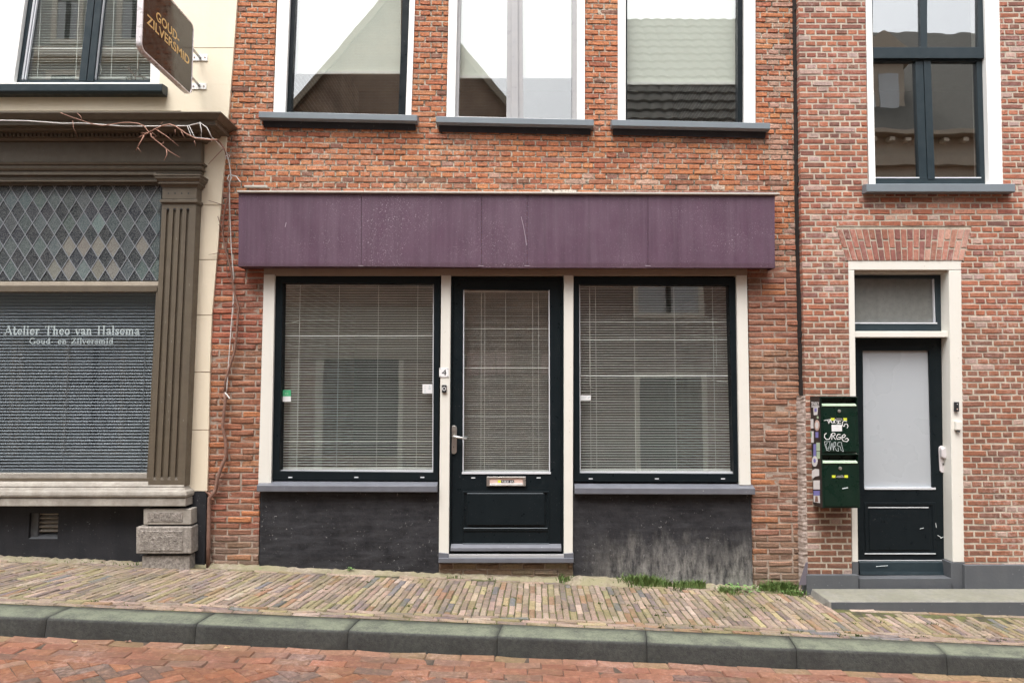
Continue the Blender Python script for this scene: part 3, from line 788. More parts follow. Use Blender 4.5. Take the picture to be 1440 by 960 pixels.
def upper_window(x0t, x1t, x0b, x1b, ytl, ybr, wl, wr, dl, dr, blind_y, label, two=False):
    """white outer frame, dark sash, glass, roller blind half lowered; x.. are the outer edges at top and bottom"""
    T = -90
    ext = lambda xt, xb: xt + (xt - xb) * (-T) / 160
    X0, X1 = ext(x0t, x0b), ext(x1t, x1b)
    w = box_part('window', H, 'white_paint', bevel=0, label=label) if False else None
    mb = MB(); y0b = ytl + 6; y1b = ybr + 6
    mb.ring([(X0, T), (X1, T), (x1b, y1b), (x0b, y0b)], [(X0 + wl, T + 14), (X1 - wr, T + 14), (x1b - wr, y1b - 2.5), (x0b + wl, y0b - 2.5)], -.012, .11)
    w = mb.build('window', 'white_paint', H, bevel=.003, label=label)
    fm = 'silver_frame' if two else 'dark_frame'
    mb = MB(); i0 = [(X0 + wl, T + 10), (X1 - wr, T + 10), (x1b - wr, y1b - 1), (x0b + wl, y0b - 1)]
    i1 = [(X0 + wl + dl, T + 20), (X1 - wr - dr, T + 20), (x1b - wr - dr, y1b - 7.5), (x0b + wl + dl, y0b - 7.5)]
    mb.ring(i0, i1, .022, .09)
    if two:
        mb.pq([(714, T), (734, T), (736, y1b - 2), (712, y1b - 2)], .018, .085)
        mb.pq([(719, T), (728, T), (729, y1b - 2), (719, y1b - 2)], .004, .0175)
    mb.build('sash', fm, w, bevel=.0025)
    g = [(i1[0][0] - 2, T), (i1[1][0] + 2, T), (i1[2][0] + 2, y1b - 5), (i1[3][0] - 2, y0b - 5)]
    if two:
        pane('pane', w, [(g[0][0], T), (716, T), (714, g[2][1]), g[3]], .05, 'glass_up'); pane('pane', w, [(732, T), g[1], g[2], (734, g[2][1])], .05, 'glass_up')
    else: pane('pane', w, g, .05, 'glass_up')
    mb = MB(); Yb = .10
    bz = PZ(blind_y, Yb); xa = P(i1[3][0] - 3, 100, Yb)[0]; xb = P(i1[2][0] + 3, 100, Yb)[0]
    mb.box(xa, xb, Yb, Yb + .003, bz, 5.15); mb.build('roller_blind', 'roller', w)
    mb = MB(); mb.box(xa, xb, Yb - .010, Yb + .009, bz - .016, bz + .006); mb.build('blind_bar', 'white_paint', w)
    # sill
    sl_ = .022; Yf = -.075; zt0 = P(720, (ytl + ybr) / 2 - 1.0, Yf)[1]
    xm = P((x0b + x1b) / 2, 165, Yf)[0]; zt0 += sl_ * 0
    xl_, xr_ = P(SILLX[0], 165, Yf)[0], P(SILLX[1], 165, Yf)[0]
    zt = zt0 + sl_ * xm
    mb = MB(); mb.xprof(xl_, xr_, [(Yf, zt), (.09, zt + .022), (.09, zt - .05), (Yf + .03, zt - .055), (Yf + .012, zt - .05), (Yf, zt - .048)], sh=sl_)
    mb.build('window_sill', 'sill_grey', w, bevel=.003)
    mb = MB(); mb.xprof(xl_ + .02, xr_ - .02, [(-.03, zt - .056), (.05, zt - .056), (.05, zt - .095), (-.012, zt - .10)], sh=sl_); mb.build('sill_shade', 'black_plinth', w)  # black strip added for the shade under the sill
    return w
SILLX = (363.5, 586.5); upper_window(390, 583.5, 384, 578, 158, 163, 17, 8, 8, 10, 102, 'wide upper window over the left shop window, blind half down and a gable mirrored in it')
SILLX = (613, 835); upper_window(631, 822.5, 627.5, 822.5, 165, 169, 12, 11, 5, 7, 108, 'narrow two-light upper window over the shop door, with pale grey mullion', two=True)
SILLX = (860, 1083); upper_window(869, 1062.5, 869, 1062.5, 169, 174, 11, 16, 2, 9, 117, 'wide upper window over the right shop window, dark roof tiles mirrored under its blind')

# fascia
Yf = -.15
fas = MB(); 
for (a, b) in ((335.5, 507.8), (508.4, 677), (677.4, 741), (741.4, 911), (911.5, 1089.5)):
    def fx(px, py): return P(px, py, Yf)
    yo = (R.random() - .5) * .0015
    fas.quad([fx(a, 270), fx(b, 270), fx(b, 376.6 if a > 600 else 374.6 + (a - 335) * .006), fx(a, 376.3 if a > 600 else 374.3)], Yf + yo, Yf + .012)
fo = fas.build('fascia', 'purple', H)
mb = MB(); a0, a1 = P(336, 300, Yf)[0] , P(1089, 300, Yf)[0]; zt, zb = PZ(271, Yf), PZ(374.5, Yf)
mb.box(a0, a0 + .012, Yf + .0125, -.002, zb, zt); mb.box(a1 - .012, a1, Yf + .0125, -.002, zb - .012, zt); mb.box(a0 + .0125, a1 - .0125, Yf + .02, -.002, zb + .004, zb + .02)
mb.build('fascia_end', 'purple', fo)
mb = MB(); mb.ribbon([P(x, y, Yf) for x, y in ((733, 305), (736, 318), (739, 334), (740.5, 345))], .0035, Yf - .0012); mb.build('scratch', 'lead_flap_pale', fo)
mb = MB(); mb.ribbon([P(x, y, Yf) for x, y in ((401, 319), (402.5, 313))], .004, Yf - .0012); mb.build('scratch', 'lead_flap_pale', fo)
for px_ in (507.5, 676.5, 741.2, 911):
    mb = MB(); mb.ribbon([P(px_ - 3.5, 373.5, Yf), P(px_ + 3.5, 374, Yf)], .004, Yf - .0012); mb.build('clip', 'lead_flap_pale', fo)
mb = MB(); Yc = Yf - .022; z0 = PZ(269.5, Yc)
mb.xprof(P(333, 268, Yc)[0], P(1096.5, 268, Yc)[0], [(Yc, z0), (Yc, z0 - .012), (Yc + .012, z0 - .016), (.0, z0 + .0), (.0, z0 + .032), (-.03, z0 + .014)], sh=.0045)
mb.build('fascia_capping', 'zinc', fo, bevel=.0015)
mb = MB(); za = PZ(266, -.01)
mb.box(-2.11, -1.93, -.05, .002, za + .008, za + .02); mb.build('mortar_ledge', 'zinc', fo)

# shop front
box_part('lintel', H, 'taupe_paint', (R4(371, 372, 1051, 387.5), -.022, .12))
postq = [[(371, 386), (386.5, 386), (381, 681), (363, 681)], [(620.5, 387), (634, 387), (631, 781), (617, 781)], [(793, 387), (806.5, 387), (805.5, 779), (793, 779)], [(1035.5, 387), (1050.5, 387), (1056, 682), (1040, 682)]]
for q in postq: box_part('post', H, 'cream_paint', (q, -.025, .118))
def shop_window(o, g, beady, label, cords):
    mb = MB(); mb.ring(o, g, .0, .09); w = mb.build('shop_window', 'dark_frame', H, bevel=.004, label=label)
    gg = [(g[0][0] - 2, g[0][1] - 2), (g[1][0] + 2, g[1][1] - 2), (g[2][0] + 2, g[2][1] + 2), (g[3][0] - 2, g[3][1] + 2)]
    pane('pane', w, gg, .045, 'glass_low')
    mb = MB(); x0, y0 = g[3]; x1, y1 = g[2]
    mb.pq([(x0 - 1, y1 - 3.4), (x1 + 1, y1 - 3.2), (x1 + 1, y1 - .4), (x0 - 1, y1 - .2)], .028, .0445)
    mb.pq([(g[0][0] - .3, g[0][1]), (g[0][0] + 1.2, g[0][1]), (x0 + 1.2, y0 - 3), (x0 - .3, y0 - 3)], .034, .0442)
    mb.pq([(g[1][0] - 1.2, g[1][1]), (g[1][0] + .3, g[1][1]), (x1 + .3, y1 - 3), (x1 - 1.2, y1 - 3)], .034, .0442)
    mb.build('glazing_bead', 'bead', w)
    mb = MB()
    for k in (.07, .5, .93):
        xx = x0 + (x1 - x0) * k; mb.pr(xx - 2.8, y1 + 6, xx + 2.8, y1 + 7.6, -.0015, .003)
    build_each(mb, 'drain_slot', 'bead', w)
    b = [(g[0][0] - 1, g[0][1]), (g[1][0] + 1, g[1][1]), (g[2][0] + 1, g[2][1] - 3), (g[3][0] - 1, g[3][1] - 3)]
    blind('blind', w, b, .095, .0203, .016, rad(15), 'slat', cords, wob=.0009)
    return w
wl_ = shop_window([(386, 387), (619, 388), (616, 676), (380.5, 675)], [(397.5, 398), (610, 399), (609, 664), (393, 662)], 0, 'left shop window with cream slatted blind and green sticker', (423, 478, 533, 588))
wr_ = shop_window([(806.5, 389), (1036, 390), (1041, 678), (807, 677)], [(814.5, 400), (1025, 401), (1032, 666), (815.5, 665)], 0, 'right shop window with cream slatted blind and small white sticker', (829, 837, 891, 947, 1001))
# wonky strips of pulled slats and hanging loops
mb = MB(); mb.tube([(P(x, y, .082)[0], .082, P(x, y, .082)[1]) for x, y in ((398, 455), (408, 454.5), (420, 451), (424, 450), (470, 450))], .0022, 5)
mb.tube([(P(x, y, .082)[0], .082, P(x, y, .082)[1]) for x, y in ((400, 482), (414, 487), (440, 486), (458, 484))], .0012, 5)
build_each(mb, 'pull_cord', 'slat', wl_)
mb = MB(); mb.tube([(P(x, y, .082)[0], .082, P(x, y, .082)[1]) for x, y in ((1001, 534), (1010, 536), (1022, 537))], .002, 5)
mb.tube([(P(x, y, .082)[0], .082, P(x, y, .082)[1]) for x, y in ((829, 400), (829, 470), (829.5, 541), (832, 545))], .0018, 5)
mb.tube([(P(x, y, .082)[0], .082, P(x, y, .082)[1]) for x, y in ((1007, 470), (1007.5, 515))], .0016, 5)
build_each(mb, 'pull_cord', 'slat', wr_)
mb = MB(); mb.pr(397.5, 557, 409, 564.5, .041, .0445); s1 = mb.build('sticker', 'white', wl_)
mb = MB(); mb.pr(397.5, 548, 409, 557, .0412, .0445); mb.build('sticker_top', 'green_sticker', s1)
mb = MB(); text_fit(mb, '+S', lambda u, v, w: (P(400, 554.5, .0405)[0] + u, .0408, P(400, 554.5, .0405)[1] + v), 0, .03, .014); mb.build('sticker_print', 'mint', s1)
mb = MB(); mb.pr(594.2, 540, 607.8, 553, .041, .0445); s1 = mb.build('sticker', 'white', wl_)
mb = MB()
for a, b, w_, h_ in ((596.5, 542, 3, 1), (596.8, 544.5, 1.8, 1.8), (596.8, 548, 1.8, 2), (603.2, 542, 1.6, 2), (602.6, 545.0, 3, 2.2), (596.2, 551, 3.5, .8)): mb.pr(a, b, a + w_, b + h_, .0404, .0409)
mb.build('sticker_print', 'far_curtain', s1)
mb = MB(); mb.pr(816, 555.6, 830.8, 562.6, .041, .0445); s1 = mb.build('sticker', 'white', wr_)
mb = MB(); mb.pr(817, 557.2, 825, 558.2, .0404, .0409); mb.pr(817, 559.5, 824, 560.3, .0404, .0409); mb.pq([(826, 559), (829.5, 556.5), (830, 558.5), (827.5, 560.5)], .0404, .0409); mb.build('sticker_print', 'far_curtain', s1)

# shop sills and worn black plinths
for (xa, xb, y0_, lab) in ((361, 614.5, 677, 'left'), (808.5, 1062, 679, 'right')):
    Ys = -.07; zt = PZ(y0_ + 6.5, Ys)
    mb = MB(); xl_, xr_ = P(xa, 684, Ys)[0], P(xb, 684, Ys)[0]
    mb.xprof(xl_, xr_, [(Ys, zt), (.0, zt + .022), (.10, zt + .03), (.10, zt - .05), (-.005, zt - .052), (Ys + .01, zt - .048), (Ys, zt - .045)], sh=.003)
    mb.build('shop_sill', 'lead_grey', H, bevel=.003)
for q in ([(364.5, 688), (616.5, 688), (616.5, 840), (363.5, 840)], [(807, 690), (1058, 690), (1059, 850), (806.5, 850)]):
    a, b, c, d = [P(x, y, -.006) for x, y in q]
    mb = MB(); NX, NZ = 40, 22; g = []
    for i in range(NX + 1):
        for k in range(NZ + 1):
            u, v = i / NX, k / NZ
            x = d[0] + (c[0] - d[0]) * u; z = d[1] + (a[1] - d[1]) * v
            g.append((x, -.006 - .004 * math.sin(x * 7 + z * 5) - R.random() * .0035 - (.003 if int(z / .0478) % 2 else 0), z))
    fs = [(i * (NZ + 1) + k, (i + 1) * (NZ + 1) + k, (i + 1) * (NZ + 1) + k + 1, i * (NZ + 1) + k + 1) for i in range(NX) for k in range(NZ)]
    mb.add(g, fs); mb.box(d[0], c[0], .001, .12, d[1], a[1]); mb.build('plinth', 'plinth_worn', H, smooth=True)

# door
lf = [(633.5, 389), (792.5, 390), (792.5, 779), (630.5, 779)]
go = [(652, 407), (772.5, 408), (773, 665), (651, 664.5)]
mb = MB(); mb.ring(lf, [(637, 392), (789.5, 393), (789.5, 776), (634, 776)], .004, .10); fr = mb.build('door_frame', 'dark_frame', H, bevel=.003)
lfi = [(637.5, 392.5), (789, 393.5), (789, 768.5), (634.5, 768.5)]
mb = MB(); mb.ring(lfi, go, .020, .065)
D = mb.build('door', 'dark_frame', H, bevel=.003, label='blackish green shop door with slatted blind and letter slot')
pane('pane', D, [(650, 405), (774, 406), (775, 667), (649, 666)], .045, 'glass_low')
mb = MB(); mb.pr(649.5, 663.4, 774.5, 666.2, .014, .0445); mb.pq([(651.6, 408), (652.8, 408), (651.8, 663), (650.6, 663)], .0175, .0440); mb.pq([(771.6, 408), (772.8, 408), (773.4, 663), (772.2, 663)], .0175, .0440)
mb.build('glazing_bead', 'bead', D)
blind('blind', D, [(652, 408), (773, 409), (773, 662), (651, 662)], .10, .0148, .011, rad(10), 'slat', (677, 682, 711, 749, 757), wob=.0007)
mb = MB()
mb.ring(R4(650.5, 690.5, 772, 744), R4(652.5, 692.8, 770, 741.5), .010, .0198)
mb.pq([(657, 694.5), (766, 694.5), (766, 738), (657, 738)], .006, .0195)
mb.ring([(650.5, 744.5), (772, 744.5), (772, 765.5), (650.5, 765.5)], [(652, 746.5), (770.5, 746.5), (770.5, 763.8), (652, 763.8)], .013, .0199)
mb.build('panel', 'dark_frame', D, bevel=.003)
mb = MB(); mb.pr(652, 741.8, 770, 742.8, .008, .0096); mb.pr(657, 692.8, 764, 693.7, .008, .0098); mb.pr(650.5, 763.6, 772, 764.4, .010, .0127); mb.build('pale_edge', 'sill_grey', D)  # thin pale lines along the panel mouldings
mb = MB(); zt = PZ(768, -.02)
mb.xprof(P(633.5, 770, -.02)[0], P(789.5, 770, -.02)[0], [(.019, zt + .014), (-.02, zt - .010), (-.022, zt - .034), (-.01, zt - .038), (.019, zt - .038)])
mb.build('weather_bar', 'lead_grey', D, bevel=.003)
mb = MB()
for x in (665.5, 757.5): mb.pr(x - 2.8, 670.8, x + 2.8, 672.2, .0185, .0205)
build_each(mb, 'drain_slot', 'bead', D)
# letter slot
mb = MB(); mb.ring(R4(684.3, 670, 739.4, 683), R4(688.5, 672.3, 735.5, 681.2), .004, .0198); L = mb.build('letter_slot', 'steel', D, bevel=.0015, label='steel letter slot with pinkish flap and stickers')
mb = MB(); mb.pr(688.5, 672.3, 735.5, 681.2, .010, .0195); mb.build('flap', 'pink', L)
mb = MB(); mb.pr(689, 679.2, 735, 680.6, .004, .0097); mb.build('flap_lip', 'white', L)
mb = MB(); mb.pr(700, 674.9, 704.5, 678.3, .0085, .0098); mb.build('yellow_label', 'yellow', L)
mb = MB(); mb.pr(704.8, 674.5, 723, 678.6, .009, .0098); mb.build('black_label', 'black', L)
mb = MB(); text_fit(mb, 'NEE JA', lambda u, v, w: (P(706, 678, .008)[0] + u, .0088, P(706, 678, .008)[1] + v), 0, .09, .015); mb.build('label_print', 'white', L)
# lever handle on a rounded plate
mb = MB(); x0, zc0 = P(638, 618, .008); 
pl = []
for k in range(24):
    a = 2 * math.pi * k / 24; pl.append((x0 + .024 * math.cos(a), zc0 + (.086 if math.sin(a) >= 0 else -.086) + .024 * math.sin(a)))
mb.prism(pl, .008, .0198); Hd = mb.build('handle', 'steel', D, bevel=.003, label='brushed steel lever handle on a long rounded plate')
mb = MB(); zl = P(638, 613.5, -.03)[1]
mb.tube([(x0, .01, zl), (x0, -.028, zl), (x0 + .006, -.038, zl - .001), (x0 + .05, -.040, zl - .008), (x0 + .105, -.038, zl - .016)], .0095, 10)
mb.build('lever', 'steel', Hd, smooth=True)
mb = MB(); mb.disc(x0, zc0 - .055, .005, .0082, .009); mb.build('key_cylinder', 'steel', Hd)
mb = MB(); mb.tube([(x0 - .001, .0045, zc0 - .05), (x0 + .001, .0045, zc0 - .062)], .0018, 5); mb.build('keyhole', 'black', Hd)
# threshold and brickwork beneath
box_part('threshold', H, 'silver_frame', ([(631, 779.5), (793, 779.5), (793, 784.5), (631, 784.5)], -.032, .12))
mb = MB(); Yt = -.055
mb.pq([(616.5, 784.8), (806.8, 784.8), (806.8, 791), (616.5, 791)], Yt, .12)
mb.pq([(616.8, 776.5), (630.8, 778), (630.8, 784.6), (616.8, 784.6)], -.034, .10); mb.pq([(793.2, 778), (806.5, 777), (806.5, 784.6), (793.2, 784.6)], -.034, .10)
mb.build('door_sill', 'lead_grey', H, bevel=.002)
mb = MB(); mb.col = True; zt = PZ(791.5, .0); 
for k in range(3):
    x = P(618, 795, 0)[0] + (.0 if k % 2 else -.08)
    while x < P(806, 795, 0)[0]:
        a, b = max(x, P(618, 795, 0)[0]), min(x + .17 + R.random() * .02, P(806, 795, 0)[0])
        if b - a > .03: brick(mb, a + .004, b - .004, zt - (k + 1) * .046 + .004, zt - k * .046 - .004, -.004, vary(R.choice([(.30, .20, .13), (.26, .15, .10), (.33, .26, .18)]), .2), jit=.004, ch=.006)
        x = b
mb.mat = 1; mb.box(P(617, 795, 0)[0], P(806, 795, 0)[0], .004, .10, -.3, zt); mb.build('door_footing', ['brick_pier', 'mortar_pier'], H)

# plate 4 and door bell (screwed on the post: things of their own)
hp = thing('house_number_plate', 'small white enamel plate with black 4 on the cream post beside the shop door', 'house number', (P(624.5, 523, -.03)[0], -.025, P(624.5, 523, -.03)[1]))
mb = MB(); mb.pr(617.6, 517, 631, 530, -.030, -.0255); mb.build('plate', 'white', hp, bevel=.001)
mb = MB(); bx, bz = P(621.2, 527.6, -.031)[0], P(621, 527.6, -.031)[1]
text_fit(mb, '4', lambda u, v, w: (bx + u, -.0308, bz + v), 0, .036, .047); mb.build('number', 'black', hp)
mb = MB()
for x in (619, 629.8):
    for y in (518.2, 528.9): mb.disc(P(x, y, -.031)[0], P(x, y, -.031)[1], -.0315, -.0300, .003, 8)
build_each(mb, 'screw', 'black', hp)
db = thing('doorbell', 'black doorbell with round ring button under the white 4 plate', 'doorbell', (P(624.5, 546, -.03)[0], -.025, P(624.5, 546, -.03)[1]))
mb = MB(); mb.pr(621.2, 541, 628, 552, -.042, -.0255); mb.build('housing', 'black', db, bevel=.006, seg=3)
mb = MB(); cx, cz = P(624.6, 546.3, -.043); n = 20
vs = []; 
for r_ in (.0145, .0105):
    for y_ in (-.0445, -.0418):
        vs += [(cx + r_ * math.cos(2 * math.pi * k / n), y_, cz + r_ * math.sin(2 * math.pi * k / n)) for k in range(n)]
fs = []
for k in range(n):
    q = (k + 1) % n; fs += [(k, q, q + 2 * n, k + 2 * n), (k, k + n, q + n, q), (k + 2 * n, q + 2 * n, q + 3 * n, k + 3 * n)]
mb.add(vs, fs); mb.build('button', 'white', db)

# ================================================================== RIGHT HOUSE
YR = -.10
HR = thing('brick_house', 'neat red brick house with cream pointing, flat arch over a narrow dark door', 'house', (4.2, 0, 0))
xlr = edge_from_px([(1122, -60), (1123, 0), (1127, 300), (1133, 560), (1137, 840)], YR)
W4 = hole_px([(1216, -80), (1405, -80), (1412, 264), (1221, 264)], YR)
ARCHH = hole_px([(1176, 321), (1367, 321), (1356, 366), (1190, 366)], YR)
DOOR = hole_px([(1193, 365), (1352, 365), (1357, 850), (1199, 850)], YR)
def c_right(x, z):
    base = R.choice([(.37, .125, .068), (.33, .11, .062), (.40, .145, .08), (.30, .10, .06), (.35, .13, .075), (.27, .09, .06), (.22, .085, .065)])
    if z < 1.95: base = mixc(base, (.20, .095, .055), .5)
    if z < 1.0 and x < 2.8: base = mixc(base, (.14, .075, .05), .55)
    if 2.72 < z < 3.0 and 2.75 < x < 3.85 and R.random() < .5: base = mixc(base, R.choice([(.62, .28, .18), (.58, .40, .32)]), .7)
    if R.random() < .08: base = mixc(base, (.52, .42, .38), .6)
    if R.random() < .06: base = mixc(base, (.12, .07, .06), .6)
    return vary(base, .08)
mb = MB(); mb.col = True
brick_wall(mb, -.33, TOPZ + .1, .0465, xlr, lambda z: 6.4, [W4, ARCHH, DOOR], YR, .083, c_right, joint=.0105, jit=.0011, ch=.0028, my=.0035, vj=.010, dep=.10, back=.22)
# flat arch of splayed bricks
def lerp(a, b, t_): return (a[0] + (b[0] - a[0]) * t_, a[1] + (b[1] - a[1]) * t_)
TL, TR_, BR_, BL = [P(x, y, YR) for x, y in ((1175.5, 321.5), (1366, 321.5), (1355, 366.5), (1190.5, 366.5))]
N = 21
for k in range(N):
    u0, u1 = (k + .09) / N, (k + .91) / N
    a, b, c, d = lerp(TL, TR_, u0), lerp(TL, TR_, u1), lerp(BL, BR_, u1), lerp(BL, BR_, u0)
    s_ = .36 if k % 2 else .62
    for v0, v1 in ((.02, s_ - .03), (s_ + .03, .99)):
        q = [lerp(a, d, v0), lerp(b, c, v0), lerp(b, c, v1), lerp(a, d, v1)]
        col = vary(R.choice([(.30, .115, .08), (.36, .14, .10), (.26, .10, .08), (.40, .17, .12), (.22, .09, .075)]), .12)
        if k > 13 and R.random() < .5: col = mixc(col, (.62, .36, .28), .6)
        cx, cz = sum(p[0] for p in q) / 4, sum(p[1] for p in q) / 4
        inn = [(x + (cx - x) * .06, z + (cz - z) * .04) for x, z in q]
        yo = YR - .001 + R.random() * .002
        mb.add([(x, YR + .005, z) for x, z in q] + [(x, yo, z) for x, z in inn] + [(x, YR + .08, z) for x, z in q],
               [(4, 5, 6, 7)] + [(i, (i + 1) % 4, (i + 1) % 4 + 4, i + 4) for i in range(4)] + [(i, i + 8, (i + 1) % 4 + 8, (i + 1) % 4) for i in range(4)], col)
mb.mat = 1; mb.quad([TL, TR_, BR_, BL], YR + .0045, YR + .20); mb.quad([(TL[0] - .03, TL[1] + .035), (TR_[0] + .03, TR_[1] + .035), (BR_[0] + .03, BR_[1]), (BL[0] - .03, BL[1])], YR + .0072, YR + .19)
mb.build('wall', ['brick_red', 'mortar_red'], HR)
mb = MB(); mb.box(2.3, 6.4, -.07, .12, TOPZ + .08, 7.9); mb.build('upper_gable', 'far_brick_dark', HR)
shell(HR, 2.26, 6.42, 7.9, 'far_brick_dark', y0=.13)
room(HR, 2.5, 6.3, .125, 3.2, 2.75, 5.2, 'room'); room(HR, 2.5, 3.9, .2, 3.2, -.1, 2.6, 'room')
# upper right window
fo_ = [(1215.5, -90), (1404.5, -90), (1413, 262), (1222, 262)]
fi_ = [(1224.5, -70), (1383, -70), (1391.5, 259), (1231.5, 259)]
mb = MB(); mb.ring(fo_, fi_, YR + .012, .09); w = mb.build('window', 'white_paint', HR, bevel=.003, label='tall petrol framed window divided into four panes')
mb = MB(); yu = YR + .05
mb.ring([(1224, -75), (1383.5, -75), (1387, 82), (1227, 82)], [(1227, -60), (1375, -60), (1376, 66.5), (1227.5, 66.5)], YR + .035, YR + .075)
mb.pq([(1293.5, -72), (1304, -72), (1304, 67), (1295, 67)], YR + .036, YR + .074)
mb.build('top_sash', 'petrol_frame', w, bevel=.004)
mb = MB()
mb.ring([(1225.5, 80), (1387, 80), (1391.5, 259), (1229, 259)], [(1226.5, 86), (1373.5, 87), (1378.5, 250), (1230, 250)], YR + .062, YR + .12)
mb.pq([(1287, 82), (1298, 82), (1304, 252), (1293, 252)], YR + .061, YR + .118); mb.pq([(1299, 82), (1309, 82), (1315, 252), (1305, 252)], YR + .056, YR + .118)
mb.build('casement', 'petrol_frame', w, bevel=.004)
pane('pane', w, [(1225, -62), (1295, -62), (1297, 68), (1226, 68)], YR + .055, 'glass_old'); pane('pane', w, [(1302, -62), (1377, -62), (1378, 68), (1302, 68)], YR + .055, 'glass_old')
pane('pane', w, [(1226, 85), (1289, 85), (1295, 252), (1229, 252)], YR + .085, 'glass_old'); pane('pane', w, [(1308, 85), (1375, 85), (1380, 252), (1313, 252)], YR + .085, 'glass_old')
mb = MB(); 
for q in ([(1289.0, 90), (1290.5, 90), (1296, 250), (1294.5, 250)], [(1225.8, 90), (1227.2, 90), (1231.5, 250), (1230, 250)]): pass
mb.pr(1229, 249.2, 1293, 250.6, YR + .058, YR + .0615); mb.pr(1314, 249.2, 1380, 250.6, YR + .058, YR + .0615); mb.build('glazing_bead', 'bead', w)
mb = MB(); zt = PZ(258.5, YR - .07)
mb.xprof(P(1218.5, 260, YR - .07)[0], P(1428, 260, YR - .07)[0], [(YR - .07, zt), (YR + .06, zt + .02), (YR + .06, zt - .06), (YR - .055, zt - .066), (YR - .07, zt - .062)])
mb.build('window_sill', 'sill_grey', w, bevel=.004)
# door with top light
do = [(1193, 366), (1352.5, 366), (1358, 832), (1199.5, 832)]
di = [(1201.5, 379), (1336, 379), (1341, 826), (1207.5, 826)]
mb = MB()
def side(qa, qb, qc, qd, y0, y1): mb.pq([qa, qb, qc, qd], y0, y1)
side((1192.5, 366.5), (1352.5, 366.5), (1352.5, 379.5), (1192.5, 379.5), YR + .006, .08)
side((1192.8, 379.8), (1201.5, 379.8), (1207.0, 790), (1198.6, 790), YR + .006, .08)
side((1334.5, 379.8), (1352.5, 379.8), (1358, 790), (1340, 790), YR + .006, .08)
DF = mb.build('door_surround', 'cream_paint', HR, bevel=.004)
mb = MB(); side((1198.6, 790.4), (1207.2, 790.4), (1208, 840), (1199.2, 840), YR + .004, .085); side((1337, 790.4), (1357.5, 790.4), (1358, 840), (1338, 840), YR + .002, .085); build_each(mb, 'surround_foot', 'render_grey', DF, bevel=.003)
mb = MB(); side((1201.8, 379.9), (1334.2, 379.9), (1334.2, 384), (1201.8, 384), YR + .03, .075); mb.build('head_lining', 'beige_paint', DF)
YD = .015
mb = MB(); mb.pq([(1200.5, 465.5), (1333, 465.5), (1333, 474), (1200.5, 474)], YR + .03, .07); mb.build('transom_bar', 'cream_paint', DF, bevel=.003)
mb = MB(); mb.ring([(1197, 383), (1324, 383), (1326.5, 466), (1199, 466)], [(1201.5, 391), (1314, 391.5), (1316, 454.5), (1202, 454.5)], YD, .06); tl_ = mb.build('top_light', 'petrol_frame', DF, bevel=.003)
mb = MB(); mb.pq([(1199, 389), (1317, 389), (1318, 457), (1199, 457)], YD + .03, YD + .036); mb.build('frosted_pane', 'frost_dim', tl_)
mb = MB(); mb.pq([(1201.5, 453.2), (1318, 453.4), (1318, 455.2), (1201.5, 455)], YD - .003, YD + .0295); mb.pq([(1312.8, 392), (1314.2, 392), (1316, 453), (1314.6, 453)], YD + .004, YD + .0292); mb.build('glazing_bead', 'bead', tl_)
mb = MB(); mb.ring([(1199, 474.5), (1326, 474.5), (1333.5, 811), (1206, 811)], [(1213.5, 493), (1306.5, 493), (1311.5, 687), (1215.5, 687)], YD, YD + .045)
DR = mb.build('door', 'dark_frame', DF, bevel=.004, label='blackish door with tall frosted pane and chipped lower edge')
mb = MB(); mb.pq([(1212, 491), (1308, 491), (1314, 689), (1213.5, 689)], YD + .02, YD + .026); mb.build('frosted_pane', 'frosted', DR)
mb = MB(); mb.pq([(1216, 685.3), (1316, 685.3), (1316, 688), (1216, 688)], YD - .005, YD + .0195); mb.pr(1221, 712.6, 1306, 713.8, YD - .0075, YD - .0053); mb.pr(1216, 777.3, 1316, 778.8, YD - .009, YD - .0063); mb.pr(1207, 787, 1329, 788, YD - .003, YD - .0003)
mb.build('glazing_bead', 'bead', DR)
mb = MB(); mb.ring([(1215.5, 706), (1316, 706), (1318, 779), (1217.5, 779)], [(1219.5, 710), (1311, 710), (1313, 776), (1220, 776)], YD - .006, YD - .0002); mb.pq([(1222, 713.5), (1307, 713.5), (1309, 773), (1223, 773)], YD - .005, YD - .0002); mb.build('panel', 'dark_frame', DR, bevel=.004)
mb = MB(); zt = PZ(788.5, YD - .01); mb.xprof(P(1207, 790, YD)[0], P(1333, 790, YD)[0], [(YD - .0004, zt), (YD - .012, zt - .01), (YD - .02, zt - .075), (YD - .028, zt - .10), (YD - .0004, zt - .10)]); mb.build('weather_board', 'petrol_frame', DR, bevel=.003)
mb = MB(); xh, zh = P(1325.5, 645.5, YD - .01); pts = []
for k in range(24):
    a = 2 * math.pi * k / 24; pts.append((xh + .026 * math.cos(a), zh + (.078 if math.sin(a) >= 0 else -.078) + .026 * math.sin(a)))
mb.prism(pts, YD - .012, YD - .0006); Hd = mb.build('handle_plate', 'alu', DR, bevel=.004)
mb = MB(); pts = []
for k in range(20):
    a = 2 * math.pi * k / 20; pts.append((xh + .024 * math.cos(a), zh + .052 + (.02 if math.sin(a) >= 0 else -.02) + .024 * math.sin(a)))
mb.prism(pts, YD - .045, YD - .0125); mb.build('knob', 'alu', Hd, bevel=.008, seg=3)
mb = MB(); mb.disc(xh + .002, zh - .035, YD - .0150, YD - .0118, .009); mb.build('key_cylinder', 'steel', Hd); mb = MB(); mb.disc(xh + .002, zh - .037, YD - .0160, YD - .0146, .004); mb.build('keyhole', 'black', Hd)
